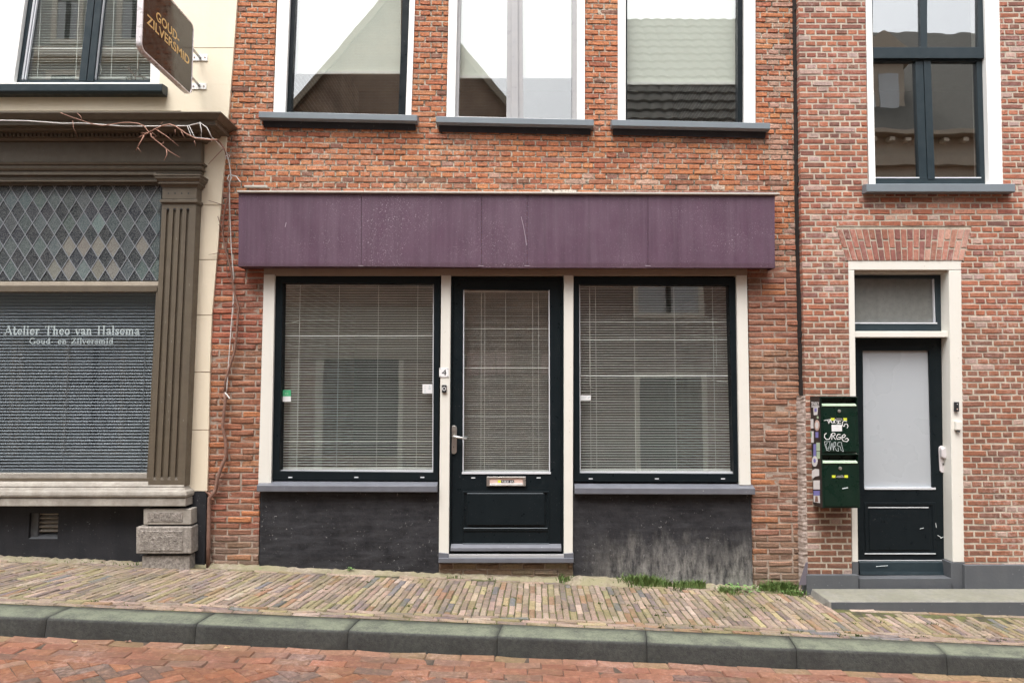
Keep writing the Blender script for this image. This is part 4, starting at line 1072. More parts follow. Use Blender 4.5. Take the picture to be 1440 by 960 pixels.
# chipped paint on the door edge
mb = MB()
for a, b in (((1318, 752), (1323, 755)), ((1322, 756), (1326, 754)), ((1315, 735), (1316, 741)), ((1293, 743), (1298, 741.5)), ((1230, 795), (1246, 793.6)), ((1331.5, 690), (1332, 694))):
    mb.ribbon([P(*a, YD - .001), P(*b, YD - .001)], .0045, YD - .0245 if 790 < a[1] < 800 else YD - .0085)
build_each(mb, 'paint_chip', 'far_curtain', DR)
# threshold, plinths, step
mb = MB(); mb.pq([(1208.5, 813), (1338, 812.5), (1343, 840), (1208.5, 840)], YR + .002, .06); mb.build('threshold', 'render_grey', DF, bevel=.004)
mb = MB(); mb.pq([(1134.5, 808), (1207, 808), (1207, 850), (1134.5, 850)], YR - .03, YR + .20); mb.pq([(1357, 794), (1600, 794), (1600, 870), (1357, 870)], YR - .03, YR + .20)
build_each(mb, 'plinth', 'render_grey', HR, bevel=.005)
st = thing('stone_step', 'flat grey bluestone slab step with mossy patch before the narrow dark door', 'doorstep', (3.6, -.25, -.1))
yb = YR - .031; zt = P(720, 827, yb)[1]; xa = P(1141, 831, YR)[0]; YF_ = -.418; xf = P(1166, 846, YF_)[0]; mb = MB()
zr = P(1440, 843.5, YF_)[1]; zl_ = P(1166, 846.5, YF_)[1]; slp = 0
mb.hexa([(xf - .05, yb, zt - .16), (6.2, yb, zt - .26), (6.2, YF_, zt - .26), (xf, YF_, zt - .16)][::-1], [(xa - .01, yb, zt), (6.2, yb, zt), (6.2, YF_, zt - .010), (xf, YF_, zt - .010)][::-1])
mb.build('slab', 'step_stone', st, bevel=.008)
mb = MB(); mb.hexa([(xf + .015, YF_ - .002, zt - .26), (6.2, YF_ - .002, zt - .26), (6.2, YF_ + .004, zt - .26), (xf + .015, YF_ + .004, zt - .26)], [(xf + .015, YF_ - .002, zt - .018), (6.2, YF_ - .002, zt - .018), (6.2, YF_ + .004, zt - .018), (xf + .015, YF_ + .004, zt - .018)])
mb.build('slab_face', 'render_grey', st)
# small bell and button box on the door surround
b1 = thing('doorbell', 'tiny black doorbell on the pale surround of the narrow right door', 'doorbell', (P(1346, 572, YR)[0], YR, P(1346, 572, YR)[1]))
mb = MB(); mb.pr(1343.4, 565, 1349, 578.5, YR - .016, YR + .0055); mb.build('housing', 'black', b1, bevel=.003); mb = MB(); mb.disc(P(1346.3, 575, YR - .017)[0], P(1346.3, 575, YR - .017)[1], YR - .018, YR - .0145, .005, 10); mb.build('button', 'pink', b1); mb = MB(); mb.disc(P(1346.3, 568, YR - .017)[0], P(1346.3, 568, YR - .017)[1], YR - .0175, YR - .0145, .003, 8); mb.build('lens', 'white', b1)
b2 = thing('button_box', 'small cream plastic box below the tiny black doorbell', 'push button', (P(1349, 598, YR)[0], YR, P(1349, 598, YR)[1]))
mb = MB(); mb.pr(1345, 592, 1352.5, 604.5, YR - .022, YR + .0055); mb.build('housing', 'cream_paint', b2, bevel=.004); mb = MB(); mb.pr(1346.8, 605, 1350, 607.5, YR - .015, YR + .004); mb.build('cable_gland', 'render_grey', b2)

# crumbly strip between the two brick houses and the lead flap
ps = MB(); prev = None; zz = PZ(830, -.05)
while zz < PZ(556, -.05):
    py = 0
    xa_ = xlr(zz) - .032 + (R.random() - .5) * .006; xb_ = xlr(zz) + .002 + (R.random() - .5) * .01
    if zz > PZ(610, 0): xb_ -= .004; 
    cur = [(xa_, .004, zz), (xa_ + .008, -.05 - R.random() * .005, zz), (xb_ - .008, -.088 - R.random() * .007, zz), (xb_ + .006, YR + .004, zz)]
    if prev:
        for a in range(3): ps.add([prev[a], prev[a + 1], cur[a + 1], cur[a]], [(0, 1, 2, 3)])
    prev = cur; zz += .014
ps.build('plaster_strip', 'plaster_strip', HR, smooth=False)
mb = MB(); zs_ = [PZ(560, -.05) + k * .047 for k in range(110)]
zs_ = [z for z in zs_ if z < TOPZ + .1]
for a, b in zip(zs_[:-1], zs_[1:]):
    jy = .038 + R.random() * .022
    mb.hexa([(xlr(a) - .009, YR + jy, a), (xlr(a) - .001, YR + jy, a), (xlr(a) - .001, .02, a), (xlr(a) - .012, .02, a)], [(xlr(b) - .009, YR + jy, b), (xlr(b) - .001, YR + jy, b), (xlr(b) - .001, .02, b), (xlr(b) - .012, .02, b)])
mb.build('joint_shadow', 'joint_black', HR)  # dark strip added to stand for the shadow gap at the corner
mb = MB(); q = [P(x, y, -.12) for x, y in ((1133, 790), (1136, 790), (1134, 822), (1123, 822))]; mb.quad(q, -.124, -.118)
mb.build('lead_flap', 'lead_flap', HR, bevel=.002)

# ------------------------------------------------------------------ letter boxes on the right house
YM = -.265
def mailbox(x0a, x1a, y0, y1, label, grp):
    m = thing('mailbox', label, 'mailbox', (P((x0a + x1a) / 2, y1, YM)[0], YM + .08, P(x0a, y1, YM)[1]), grp)
    A = P(x0a, y0, YM); B = P(x1a, y1, YM); xl_, zt_, xr_, zb_ = A[0], A[1], B[0], B[1]
    mb = MB()   # case: open slot at the top front
    sl = zt_ - .058
    mb.box(xl_, xr_, YM + .003, YR - .001, zb_, sl); mb.box(xl_, xr_, YM + .045, YR - .001, sl + .0002, zt_ - .006)
    mb.box(xl_, xl_ + .006, YM, YM + .0448, sl + .0002, zt_ - .006); mb.box(xr_ - .006, xr_, YM, YM + .0448, sl + .0002, zt_ - .006)
    mb.box(xl_ - .002, xr_ + .002, YM - .008, YR - .001, zt_ - .0058, zt_)
    mb.build('case', 'mail_green', m, bevel=.0012)
    mb = MB(); mb.box(xl_ + .014, xr_ - .022, YM - .002, YM + .0028, zb_ + .012, sl - .018); mb.build('door', 'mail_green', m, bevel=.002)
    mb = MB(); mb.xprof(xl_ + .008, xr_ - .014, [(YM + .003, sl - .006), (YM + .02, sl + .010), (YM - .006, sl + .002), (YM - .008, sl - .008), (YM + .002, sl - .012)]); mb.build('slot_lip', 'mint', m)
    xm = (xl_ + xr_) / 2 - .004; zk = sl - .046
    mb = MB(); mb.disc(xm, zk, YM - .008, YM - .0022, .012, 16); mb.build('lock', 'steel', m, bevel=.002)
    mb = MB(); zy = zk - .060; 
    mb.box(xm - .062, xm - .036, YM - .0034, YM - .0022, zy - .008, zy + .010); mb.box(xm + .030, xm + .056, YM - .0034, YM - .0022, zy - .008, zy + .010); build_each(mb, 'yellow_label', 'yellow', m)
    mb = MB(); mb.box(xm - .0355, xm + .0295, YM - .0032, YM - .0022, zy - .009, zy + .010); mb.build('label_plate', 'black', m)
    mb = MB(); text_fit(mb, 'GEEN', lambda u, v, w: (xm + u, YM - .0034, zy + .003 + v), -.022, .018, .0045); text_fit(mb, 'RECLAME', lambda u, v, w: (xm + u, YM - .0034, zy - .006 + v), -.03, .024, .0055); mb.build('label_print', 'white', m)
    return m, xl_, xr_, zt_, zb_
g = 'letter boxes stacked beside the narrow door'
m1, a1_, b1_, c1_, d1_ = mailbox(1154, 1208.5, 558, 637, 'upper dark green mailbox with white scrawled graffiti and name card', g)
m2, a2_, b2_, c2_, d2_ = mailbox(1155, 1210, 638, 714, 'lower dark green mailbox with plain door and one white scratch', g)
def gpt(x, y): # zoomed graffiti sketch coordinates (crop 1136,552 at 10.91x) to wall
    return P(1136 + x / 10.91, 552 + y / 10.91, YM - .003)
G1 = [[(250, 425), (360, 405)], [(300, 415), (325, 465)], [(320, 470), (345, 410), (372, 465)], [(325, 445), (368, 440)], [(385, 410), (420, 470)], [(425, 410), (385, 470)], [(465, 405), (470, 470)], [(440, 440), (505, 435)], [(445, 472), (510, 470)], [(600, 440), (560, 430), (535, 445), (528, 500), (560, 515), (570, 480), (600, 475), (618, 510), (605, 540)]]
G2 = [[(285, 620), (258, 640), (255, 680), (285, 715), (330, 710), (355, 660), (362, 630)], [(372, 640), (368, 715)], [(355, 640), (385, 615), (415, 620), (420, 645), (385, 665), (425, 715)], [(500, 640), (465, 635), (440, 670), (450, 712), (495, 710), (505, 680), (470, 680)], [(520, 690), (560, 680), (580, 655), (560, 637), (530, 655), (520, 700), (545, 740), (600, 748), (628, 720), (605, 695), (575, 710)]]
G3 = [[(255, 750), (262, 800), (290, 880), (330, 890)], [(258, 748), (350, 748)], [(300, 770), (275, 790), (290, 850), (320, 860), (325, 820)], [(335, 760), (350, 880)], [(350, 880), (370, 770)], [(370, 770), (395, 885)], [(395, 885), (400, 760)], [(400, 760), (425, 755), (430, 810), (405, 820), (440, 885)], [(500, 755), (460, 765), (455, 810), (500, 830), (510, 880), (545, 900)], [(440, 885), (470, 895), (465, 840)], [(510, 755), (520, 800), (545, 895)]]
mb = MB()
for s_ in G1 + G2: mb.ribbon([gpt(x, y) for x, y in s_], .0046, YM - .0030)
mb.build('graffiti', 'white', m1)
mb = MB()
for s_ in G3: mb.ribbon([gpt(x, y) for x, y in s_], .0026, YM - .0030)
mb.build('graffiti_tag', 'far_curtain', m1)
mb = MB(); mb.quad([gpt(365, 492), gpt(523, 492), gpt(523, 588), gpt(368, 592)], YM - .0040, YM - .0022); nc = mb.build('name_card', 'white', m1)
mb = MB()
for y in (515, 528, 560, 575): mb.ribbon([gpt(395, y), gpt(395 + R.random() * 60 + 40, y)], .0016, YM - .0045, .0004)
mb.build('card_print', 'far_curtain', nc)
mb = MB(); mb.ribbon([P(1184.5, 686.5, YM), P(1192, 685.3, YM)], .007, YM - .0026); mb.build('scratch', 'far_curtain', m2)
# the common side panel with its stickers
SP_ = thing('mailbox_side_panel', 'grimy side panel beside the two green mailboxes, covered in stickers', 'side panel', (a1_ - .004, -.18, c2_ - .3))
mb = MB(); xs_ = a1_ - .010; mb.box(xs_, a1_ - .003, YM + .004, YR - .002, d2_ - .002, c1_ + .004); mb.box(xs_ + .0075, b2_ + .004, YM + .01, YR - .002, c1_ + .0005, c1_ + .0055); mb.build('panel', 'mail_side', SP_, bevel=.001)
def spx(x, y):  # photo px on the side face -> (Y,Z) on plane X = xs_
    k = xs_ / ((x - 720) / F); dyy = (480 - y) / F
    return k * (CP - SP * dyy) - CAMD, CAMZ + k * (SP + CP * dyy)
def stick(q, mat, nm='sticker'):
    mb = MB(); pts = [spx(x, y) for x, y in q]; n = len(pts); e = R.random() * .0004
    mb.add([(xs_ - .0012 - e, a, b) for a, b in pts] + [(xs_ - .0001, a, b) for a, b in pts], [tuple(range(n)), tuple(range(n, 2 * n))[::-1]] + [(k, (k + 1) % n, (k + 1) % n + n, k + n) for k in range(n)])
    return mb.build(nm, mat, SP_)
Sx = lambda x: 1136 + x / 10.91
Sy = lambda y: 552 + y / 10.91
Tx = lambda x: 1136 + x / 10.66
Ty = lambda y: 630 + y / 10.66
def el(cx, cy, rx, ry): return [(cx + rx * math.cos(2 * math.pi * k / 14), cy + ry * math.sin(2 * math.pi * k / 14)) for k in range(14)]
def sr(a, b, c, d, f=Sx, g=Sy): return [(f(a), g(b)), (f(c), g(b)), (f(c), g(d)), (f(a), g(d))]
s0 = stick(sr(58, 203, 178, 222), 'white')
mb = MB(); p0, p1 = spx(Sx(58), Sy(192)), spx(Sx(176), Sy(192)); text_fit(mb, 'SPARKY', lambda u, v, w: (xs_ - .001, p0[0] + u * (p1[0] - p0[0]), p0[1] + v), 0, 1, .028, .0008); mb.build('sticker_letters', 'white', SP_)
s1 = stick([(Sx(85), Sy(230)), (Sx(158), Sy(226)), (Sx(148), Sy(338)), (Sx(95), Sy(345))], 'white'); stick([(Sx(104), Sy(240)), (Sx(140), Sy(238)), (Sx(138), Sy(290)), (Sx(106), Sy(292))], 'blue_sticker', 'sticker_print').location.x = -.0012
stick(sr(140, 360, 165, 395), 'mint'); stick([(Sx(38), Sy(405)), (Sx(85), Sy(400)), (Sx(88), Sy(545)), (Sx(45), Sy(548))], 'white'); stick(el(Sx(142), Sy(500), 3.6, 7.8), 'far_trim' if 'far_trim' in M else 'pink'); stick(el(Sx(142), Sy(500), 2.2, 4.8), 'white').location.x = -.0012
stick([(Sx(38), Sy(592)), (Sx(88), Sy(588)), (Sx(92), Sy(765)), (Sx(52), Sy(765))], 'white'); stick(sr(38, 600, 60, 680), 'green_sticker').location.x = -.0012; stick(sr(120, 602, 162, 688), 'blue_sticker')
stick(sr(88, 785, 128, 985), 'blue_sticker'); stick(sr(133, 765, 186, 890), 'mint'); stick(sr(136, 900, 186, 1010), 'mint'); stick(el(Tx(106), Ty(195), 4.0, 7.6), 'white'); stick(el(Tx(106), Ty(185), 1.6, 3), 'blue_sticker').location.x = -.0012
stick([(Tx(55), Ty(400)), (Tx(60), Ty(340)), (Tx(110), Ty(305)), (Tx(170), Ty(315)), (Tx(170), Ty(410)), (Tx(110), Ty(425)), (Tx(75), Ty(460))], 'white')
stick(sr(85, 480, 180, 615, Tx, Ty), 'white'); stick(sr(87, 635, 180, 705, Tx, Ty), 'blue_sticker'); stick([(Tx(87), Ty(708)), (Tx(180), Ty(708)), (Tx(184), Ty(820)), (Tx(90), Ty(805))], 'white'); stick([(Tx(120), Ty(715)), (Tx(150), Ty(715)), (Tx(160), Ty(800)), (Tx(110), Ty(800))], 'bark').location.x = -.0012
# ================================================================== LEFT HOUSE (cream)
YL = -.02
HL = thing('cream_house', 'cream plastered house with brown shop cornice, leaded top light and jeweller lettering on the glass', 'house', (-3.5, 0, 0))
EDG = [(336, -60), (333.5, 0), (327, 90), (320.5, 170), (316, 220), (306, 350), (298, 440), (295.5, 500), (292, 665), (291, 691)]
poly = [P(x, y, YL) for x, y in EDG]
WL = hole_px([(0, 0), (1, 0), (1, 1), (0, 1)], YL)
def wallpoly(mb, pts, y0, y1): mb.prism(pts, y0, y1)
XLL = -7.4
zs = lambda py: PZ(py, YL)
# the plaster is laid in blocks between fine grooves
def edge_x(z): return edge_from_px(EDG, YL)(z)
mb = MB()
def slab(z0, z1, xa, n=4, xb=None):
    for k in range(n):
        a, b = z0 + (z1 - z0) * k / n, z0 + (z1 - z0) * (k + 1) / n
        mb.quad([(xa, b), ((xb or edge_x)(b) if callable(xb or edge_x) else xb, b), ((xb or edge_x)(a) if callable(xb or edge_x) else xb, a), (xa, a)], YL, .14)
gl = [690.6, 604.2, 523, 443, 365, 288.5]; xin = P(200, 500, YL)[0]
for a, b in zip(gl[:-1], gl[1:]): slab(zs(a) + .003, zs(b) - .003, -2.64, 3)
slab(zs(288.5) + .003, zs(156), -2.64, 3)
WX0, WX1 = P(-70, 60, YL)[0], P(226, 60, YL)[0]
slab(zs(155.9), zs(119), XLL, 2)
slab(zs(118.9), zs(67.5) - .003, WX1, 2); slab(zs(67.5) + .003, TOPZ, WX1, 5)
slab(zs(118.9), TOPZ, XLL, 3, xb=WX0)
mb.box(XLL, -2.12, YL + .002, .14, TOPZ + .001, 7.2)
mb.build('wall', 'cream_wall', HL)
mb = MB(); mb.box(-3.2, -2.15, YL + .005, .13, zs(690), TOPZ - .01) if False else None
for g_ in gl[1:]: mb.box(-2.64, edge_x(zs(g_)) - .004, YL + .006, .12, zs(g_) - .0029, zs(g_) + .0029)
mb.box(WX1, edge_x(zs(67)) - .004, YL + .003, .12, zs(67.5) - .0029, zs(67.5) + .0029)
mb.build('wall_groove', 'groove', HL)
shell(HL, XLL, -2.2, 7.2, 'cream_wall', y0=.15)
room(HL, -7.2, -2.4, .16, 3, 0, 2.7); room(HL, -7.2, -2.4, .145, 3, 2.85, 5.2, 'room_pale')
# plinth
mb = MB(); zp = zs(711); ze = PZ(691, YL)
mb.box(XLL, P(202, 730, YL)[0], YL - .004, .13, -.30, zp)
x0v, x1v = P(41, 740, YL)[0], P(82, 740, YL)[0]
mb2 = MB()
A0, A1, B0, B1 = P(41, 721, YL)[1], P(82, 757, YL)[1], 0, 0
mb = MB()
mb.box(XLL, x0v, YL - .004, .13, -.30, zp); mb.box(x1v, P(202, 730, YL)[0], YL - .004, .13, -.30, zp); mb.box(x0v, x1v, YL - .004, .13, A0, zp); mb.box(x0v, x1v, YL - .004, .13, -.30, A1)
mb.box(P(202, 730, YL)[0], edge_x(ze) - .0, YL - .004, .13, -.30, ze)
mb.build('plinth', 'black_plinth', HL)
mb = MB(); mb.add([(x0v, YL - .003, A1), (x1v, YL - .003, A1), (x1v, .07, A1 + .045), (x0v + .06, .07, A1 + .045), (x0v, YL - .003, A1 - .02), (x1v, YL - .003, A1 - .02), (x1v, .07, A1 - .02), (x0v, .07, A1 - .02)], [(0, 1, 2, 3), (0, 4, 5, 1), (3, 2, 6, 7)])
mb.box(x0v, x0v + .055, .0, .10, A1, A0); V = mb.build('vent', 'render_grey', HL, label='small louvred cellar vent in the black plinth')
mb = MB(); mb.box(x0v, x1v, .10, .12, A1, A0); mb.build('vent_back', 'room', V)
mb = MB()
for k in range(5):
    z = A1 + .05 + k * .033
    mb.xprof(x0v + .056, x1v - .002, [(.01, z), (.055, z + .026), (.06, z + .020), (.015, z - .006)])
mb.build('louvre', 'limestone', V)
# upper window
mb = MB(); fo_ = [(-40, -90), (226.5, -90), (226.5, 120), (-62, 120)]
oo = [(-30, -90), (229, -90), (226, 118), (-62, 118)]; ii = [(45, -70), (214, -70), (211, 116), (19, 116)]
mb.ring(oo, ii, YL + .015, .13); w = mb.build('window', 'white_paint', HL, bevel=.003, label='tall dark framed upper window with white slatted blind')
mb = MB(); i2 = [(54, -60), (210, -60), (211.2, 112.5), (29, 112.5)]
mb.ring([(43.5, -72), (216, -72), (213, 117), (18.5, 117)], i2, YL + .05, YL + .11)
mb.pq([(130, -70), (140, -70), (121, 114), (110.5, 114)], YL + .046, YL + .108); mb.pq([(141, -70), (150.5, -70), (131, 114), (122, 114)], YL + .040, YL + .108)
mb.build('sash', 'petrol_frame', w, bevel=.004)
mb = MB(); 
for q in ([(55, -58), (58, -58), (32.5, 112), (30, 112)], [(59.5, -58), (61, -58), (36, 112), (34.5, 112)], [(151, -58), (153, -58), (134, 112), (132, 112)]): mb.pq(q, YL + .058, YL + .075)
mb.build('glazing_bead', 'bead', w)
pane('pane', w, [(54, -62), (140, -62), (120, 114), (28, 114)], YL + .08, 'glass_up'); pane('pane', w, [(148, -62), (211, -62), (212, 114), (129, 114)], YL + .08, 'glass_up')
blind('blind', w, [(52, -60), (212, -60), (212, 111), (32, 111)], .09, .0225, .017, rad(30), 'slat_white', (62, 115, 164, 200))
mb = MB(); mb.tube([(P(x, y, .06)[0], .075, P(x, y, .06)[1]) for x, y in ((136, 86), (140, 92), (141, 99), (139, 104))], .003, 6); mb.build('cord_loop', 'slat_white', w)
pt = thing('window_plant', 'small dark twiggy plant standing before the blind of the cream house upper window', 'plant', (P(191, 112, .075)[0], .075, P(191, 112, .075)[1]))
mb = MB()
for q in ([(191, 113), (191, 104), (194, 96), (195, 84)], [(191, 110), (186, 104), (178, 95)], [(191, 112), (184, 110), (177, 112)], [(192, 108), (199, 108), (206, 110)], [(188, 106), (184, 99), (180, 94)]):
    mb.tube([(P(x, y, .075)[0], .075, P(x, y, .075)[1]) for x, y in q], .0022, 5)
mb.build('stems', 'bark', pt); mb = MB()
for _ in range(34):
    x, y = R.choice([(190, 104), (186, 108), (195, 98), (180, 96), (200, 109), (178, 110), (189, 110)]); x += R.gauss(0, 3); y = min(112, y + R.gauss(0, 3)); a, b = P(x, y, .074); l = .007 + R.random() * .006; an = R.random() * 6.28
    mb.add([(a - l * math.cos(an), .074, b - l * math.sin(an)), (a + .3 * l * math.sin(an), .071, b - .3 * l * math.cos(an)), (a + l * math.cos(an), .074, b + l * math.sin(an)), (a - .3 * l * math.sin(an), .077, b + .3 * l * math.cos(an))], [(0, 1, 2, 3)])
mb.build('leaves', 'plant_dark', pt)
Ys = -.11; zt = PZ(117, Ys); mb = MB()
mb.xprof(XLL, P(228, 120, Ys)[0], [(Ys, zt - .006), (Ys + .012, zt), (.02, zt + .012), (.02, zt - .075), (Ys + .02, zt - .078), (Ys, zt - .064)])
mb.build('window_sill', 'petrol_frame', w, bevel=.005)

# ---------------------------------------------------------------- shop front woodwork
def mold(mb, xr, y0, segs, x0=XLL, retl=False, yb=.0):
    """horizontal moulding: each segment runs from (z top, projection) to (z bottom, projection) and returns at its right end"""
    for zt, pt_, zb, pb in segs:
        a = -pt_ if retl else 0; b = -pb if retl else 0
        mb.hexa([(x0 + b, y0 - pb, zb), (xr + pb, y0 - pb, zb), (xr + pb, yb, zb), (x0 + b, yb, zb)], [(x0 + a, y0 - pt_, zt), (xr + pt_, y0 - pt_, zt), (xr + pt_, yb, zt), (x0 + a, yb, zt)])
YF = -.075      # frieze board face
SF = YF - .02
xr_f = P(283, 215, YF)[0]
# cornice, heights read on each member's own plane
def zc(py, pr): return PZ(py, YF - pr)
mb = MB(); e = .0004
mold(mb, xr_f, YF, [(zc(157, .25), .25, zc(159, .25), .25), (zc(159.2, .245), .245, zc(168, .20), .20), (zc(168.3, .19), .19, zc(170, .19), .19), (zc(170.3, .185), .185, zc(176, .185), .185)])
z_s = zc(176, .185)
mold(mb, xr_f, YF, [(z_s - e, .13, z_s - .018, .12), (z_s - .0185, .05, z_s - .045, .05), (z_s - .0455, .035, z_s - .065, .02)])
mb.build('cornice', 'brown_paint', HL, bevel=.002)
mb = MB(); x = XLL + .03
while x < xr_f + .03: mb.box(x, x + .018, YF - .07, YF - .0505, z_s - .042, z_s - .020); x += .032
mb.build('dentils', 'brown_paint', HL)
mb = MB(); zt_, zb_ = z_s - .0655, PZ(228, YF); mb.box(XLL, xr_f, YF, .0, zb_, zt_)
zz = [(228.2, .028), (231, .028), (231.2, .016), (236.5, .014), (236.8, .026), (239.5, .026), (239.8, .01), (243, .008)]
mold(mb, xr_f, YF, [(PZ(228.2, YF - .028), .028, PZ(231.0, YF - .028), .022), (PZ(231.4, YF - .016), .012, PZ(236.2, YF - .014), .010), (PZ(236.6, YF - .02), .02, PZ(238.8, YF - .02), .014), (PZ(239.2, YF), .003, PZ(243.5, YF), .002)])
zA = PZ(243.5, YF)
xcap = P(221, 250, YF)[0]
for a, b, p in ((244, 246, .012), (246.4, 253, -.012), (253.3, 255.5, .002), (255.8, 260, -.03)): mb.box(XLL, xcap, YF - p, .0, PZ(b, YF - p), PZ(a, YF - p) if a > 244.5 else zA - e)
mb.build('architrave', 'brown_paint', HL, bevel=.0015)
# pilaster: capital, neck, fluted shaft
YP = YF - .035
xl0, xr0 = P(228.5, 270, YP)[0], P(276.5, 270, YP)[0]
xl1, xr1 = P(208, 682, YP)[0], P(259.5, 682, YP)[0]
pil = MB()
def pm(segs):
    for ya, pa, yb_, pb in segs:
        za, zb = PZ(ya, YP - pa), PZ(yb_, YP - pb)
        pil.hexa([(xl0 - pb, YP - pb, zb), (xr0 + pb, YP - pb, zb), (xr0 + pb, 0, zb), (xl0 - pb, 0, zb)], [(xl0 - pa, YP - pa, za), (xr0 + pa, YP - pa, za), (xr0 + pa, 0, za), (xl0 - pa, 0, za)])
pm([(244.6, .050, 247, .050), (247.2, .044, 250.5, .044), (250.7, .040, 255.5, .024), (255.8, .026, 258.5, .026), (258.8, .016, 263.5, .004), (263.8, .0, 280, .0), (280.3, .014, 284.5, .014), (284.8, .008, 287, .002)])
# shaft with four sunk flutes (real grooves between fillets)
zt_, zb_ = PZ(287.3, YP), PZ(683.5, YP)
zf1, zf0 = PZ(294, YP), PZ(671, YP)
def xs_at(u, z):
    t_ = (z - zb_) / (zt_ - zb_); return (xl1 + (xr1 - xl1) * u) * (1 - t_) + (xl0 + (xr0 - xl0) * u) * t_
D_ = .016
pil.hexa([(xs_at(0, zb_), YP + D_, zb_), (xs_at(1, zb_), YP + D_, zb_), (xs_at(1, zb_), 0, zb_), (xs_at(0, zb_), 0, zb_)], [(xs_at(0, zt_), YP + D_, zt_), (xs_at(1, zt_), YP + D_, zt_), (xs_at(1, zt_), 0, zt_), (xs_at(0, zt_), 0, zt_)])
fl = [(0, .14), (.215, .335), (.41, .53), (.605, .725), (.80, 1.0)]
def strip(u0, u1, za, zb):
    pil.hexa([(xs_at(u0, zb), YP, zb), (xs_at(u1, zb), YP, zb), (xs_at(u1, zb), YP + D_ - .0004, zb), (xs_at(u0, zb), YP + D_ - .0004, zb)], [(xs_at(u0, za), YP, za), (xs_at(u1, za), YP, za), (xs_at(u1, za), YP + D_ - .0004, za), (xs_at(u0, za), YP + D_ - .0004, za)])
strip(0, 1, zt_, zf1 + .0002); strip(0, 1, zf0 - .0002, zb_)
for a, b in fl: strip(a, b, zf1, zf0)
PI_ = pil.build('pilaster', 'brown_paint', HL, bevel=.002)
mb = MB()
for k in range(4):
    u = (fl[k][1] + fl[k + 1][0]) / 2; r_ = (fl[k + 1][0] - fl[k][1]) / 2 * (xr0 - xl0)
    x = xs_at(u, zf1); 
    z = PZ(272, YP); mb.disc(x, z, YP - .0008, YP + .002, .0065, 12)
    mb.disc(x, zf1 + .001, YP - .0006, YP + .002, .0075, 12)
build_each(mb, 'pilaster_hole', 'black', PI_)
mb = MB()
for k in range(4):
    u = (fl[k][1] + fl[k + 1][0]) / 2; x = xs_at(u, zf0); z = PZ(672, YP)
    mb.ribbon([(x - .009, z - .010), (x + .012, z - .011)], .004, YP - .0008); mb.ribbon([(x - .006, z + .004), (x + .006, z + .003)], .0035, YP - .0008); mb.ribbon([(x, z - .01), (x + .001, z + .004)], .002, YP - .0008)
for _ in range(16):
    z = zf0 + R.random() * (zf1 - zf0) * .9; u = R.choice([.475, .47, .67, .27, .9]) + (R.random() - .5) * .03; x = xs_at(u, z); mb.ribbon([(x, z), (x + (R.random() - .5) * .004, z + .004 + R.random() * .012)], .002, YP - .0007)
mb.build('paint_chip', 'limestone', PI_)
# leaded top light
YG = YF + .055
mb = MB(); x0 = XLL + .2; zt_, zb_ = PZ(258, YG), PZ(396, YG); xg = P(226, 300, YG)[0]
DXp, DYp = 20.55, 32.6
dark, lite, lm = MB(), MB(), MB(); dark.col = lite.col = True
def node(i, j): # lattice nodes, i across in half diamonds, j down in half diamonds
    px = 15.5 + DXp / 2 * i - j * .10; py = 281.2 + DYp / 2 * j * 1.0
    return px, py
bright = {(20 / 2, 0)}
def isb(px, py):
    for bx, by in ((107.5, 313.7), (105, 347), (124, 347), (145, 347), (166, 347), (208, 347), (82.5, 379), (102, 379), (142, 379), (162, 379)):
        if abs(px - bx) < 9 and abs(py - by) < 9: return 2
    for bx, by in ((66, 347), (86, 347), (122, 379), (145, 314)):
        if abs(px - bx) < 9 and abs(py - by) < 9: return 1
    return 0
gm = MB(); gm.col = True
def clipz(pts, z0, z1, xmax):
    q = clip(pts, 0, 1, z1); q = clip(q, 0, -1, -z0); return clip(q, 1, 0, xmax)
for i in range(-60, 24):
    for j in range(-2, 9):
        if (i + j) % 2: continue
        cpx, cpy = node(i, j)
        pts = [P(*node(i, j - 1), YG), P(*node(i + 1, j), YG), P(*node(i, j + 1), YG), P(*node(i - 1, j), YG)]
        if cpx < -470: continue
        q = clipz(pts, zb_ + .01, zt_ - .004, xg)
        if len(q) < 3: continue
        d = (j % 2 == 1)
        b = isb(cpx, cpy)
        c = vary((.016, .019, .026), .3) if d else vary((.060, .078, .080), .25)
        if b == 2: c = vary((.155, .150, .130), .12)
        if b == 1: c = vary((.12, .17, .16), .2)
        yo = (R.random() - .5) * .002; tx = (R.random() - .5) * .02
        n = len(q); cx = sum(p[0] for p in q) / n
        gm.add([(x, YG + yo + tx * (x - cx), z) for x, z in q] + [(x, YG + .006, z) for x, z in q], [tuple(range(n)), tuple(range(n, 2 * n))[::-1]] + [(k, (k + 1) % n, (k + 1) % n + n, k + n) for k in range(n)], c)
t = NT('leaded cathedral glass'); at = t.new('ShaderNodeAttribute'); at.attribute_name = 'col'
v_ = t.noise(160, 2, .5, kind='v'); c = t.mix(t.ramp(v_, [(.15, .5), (.6, 0)]), at.outputs['Color'], t.mix(.5, at.outputs['Color'], (.55, .58, .55)))
t.bump(v_, .5, .004); M['cathedral'] = t.finish(c, .25, 0, .3)
LW = thing('x', 'x', 'x') if False else None
mb = MB(); mb.box(XLL + .1, P(222, 398, YF)[0], YF + .01, .06, PZ(409.5, YF + .01), PZ(396.2, YF + .01)); TLt = mb.build('top_light', 'beige_paint', HL, bevel=.004, label='leaded light of dark and grey diamonds')
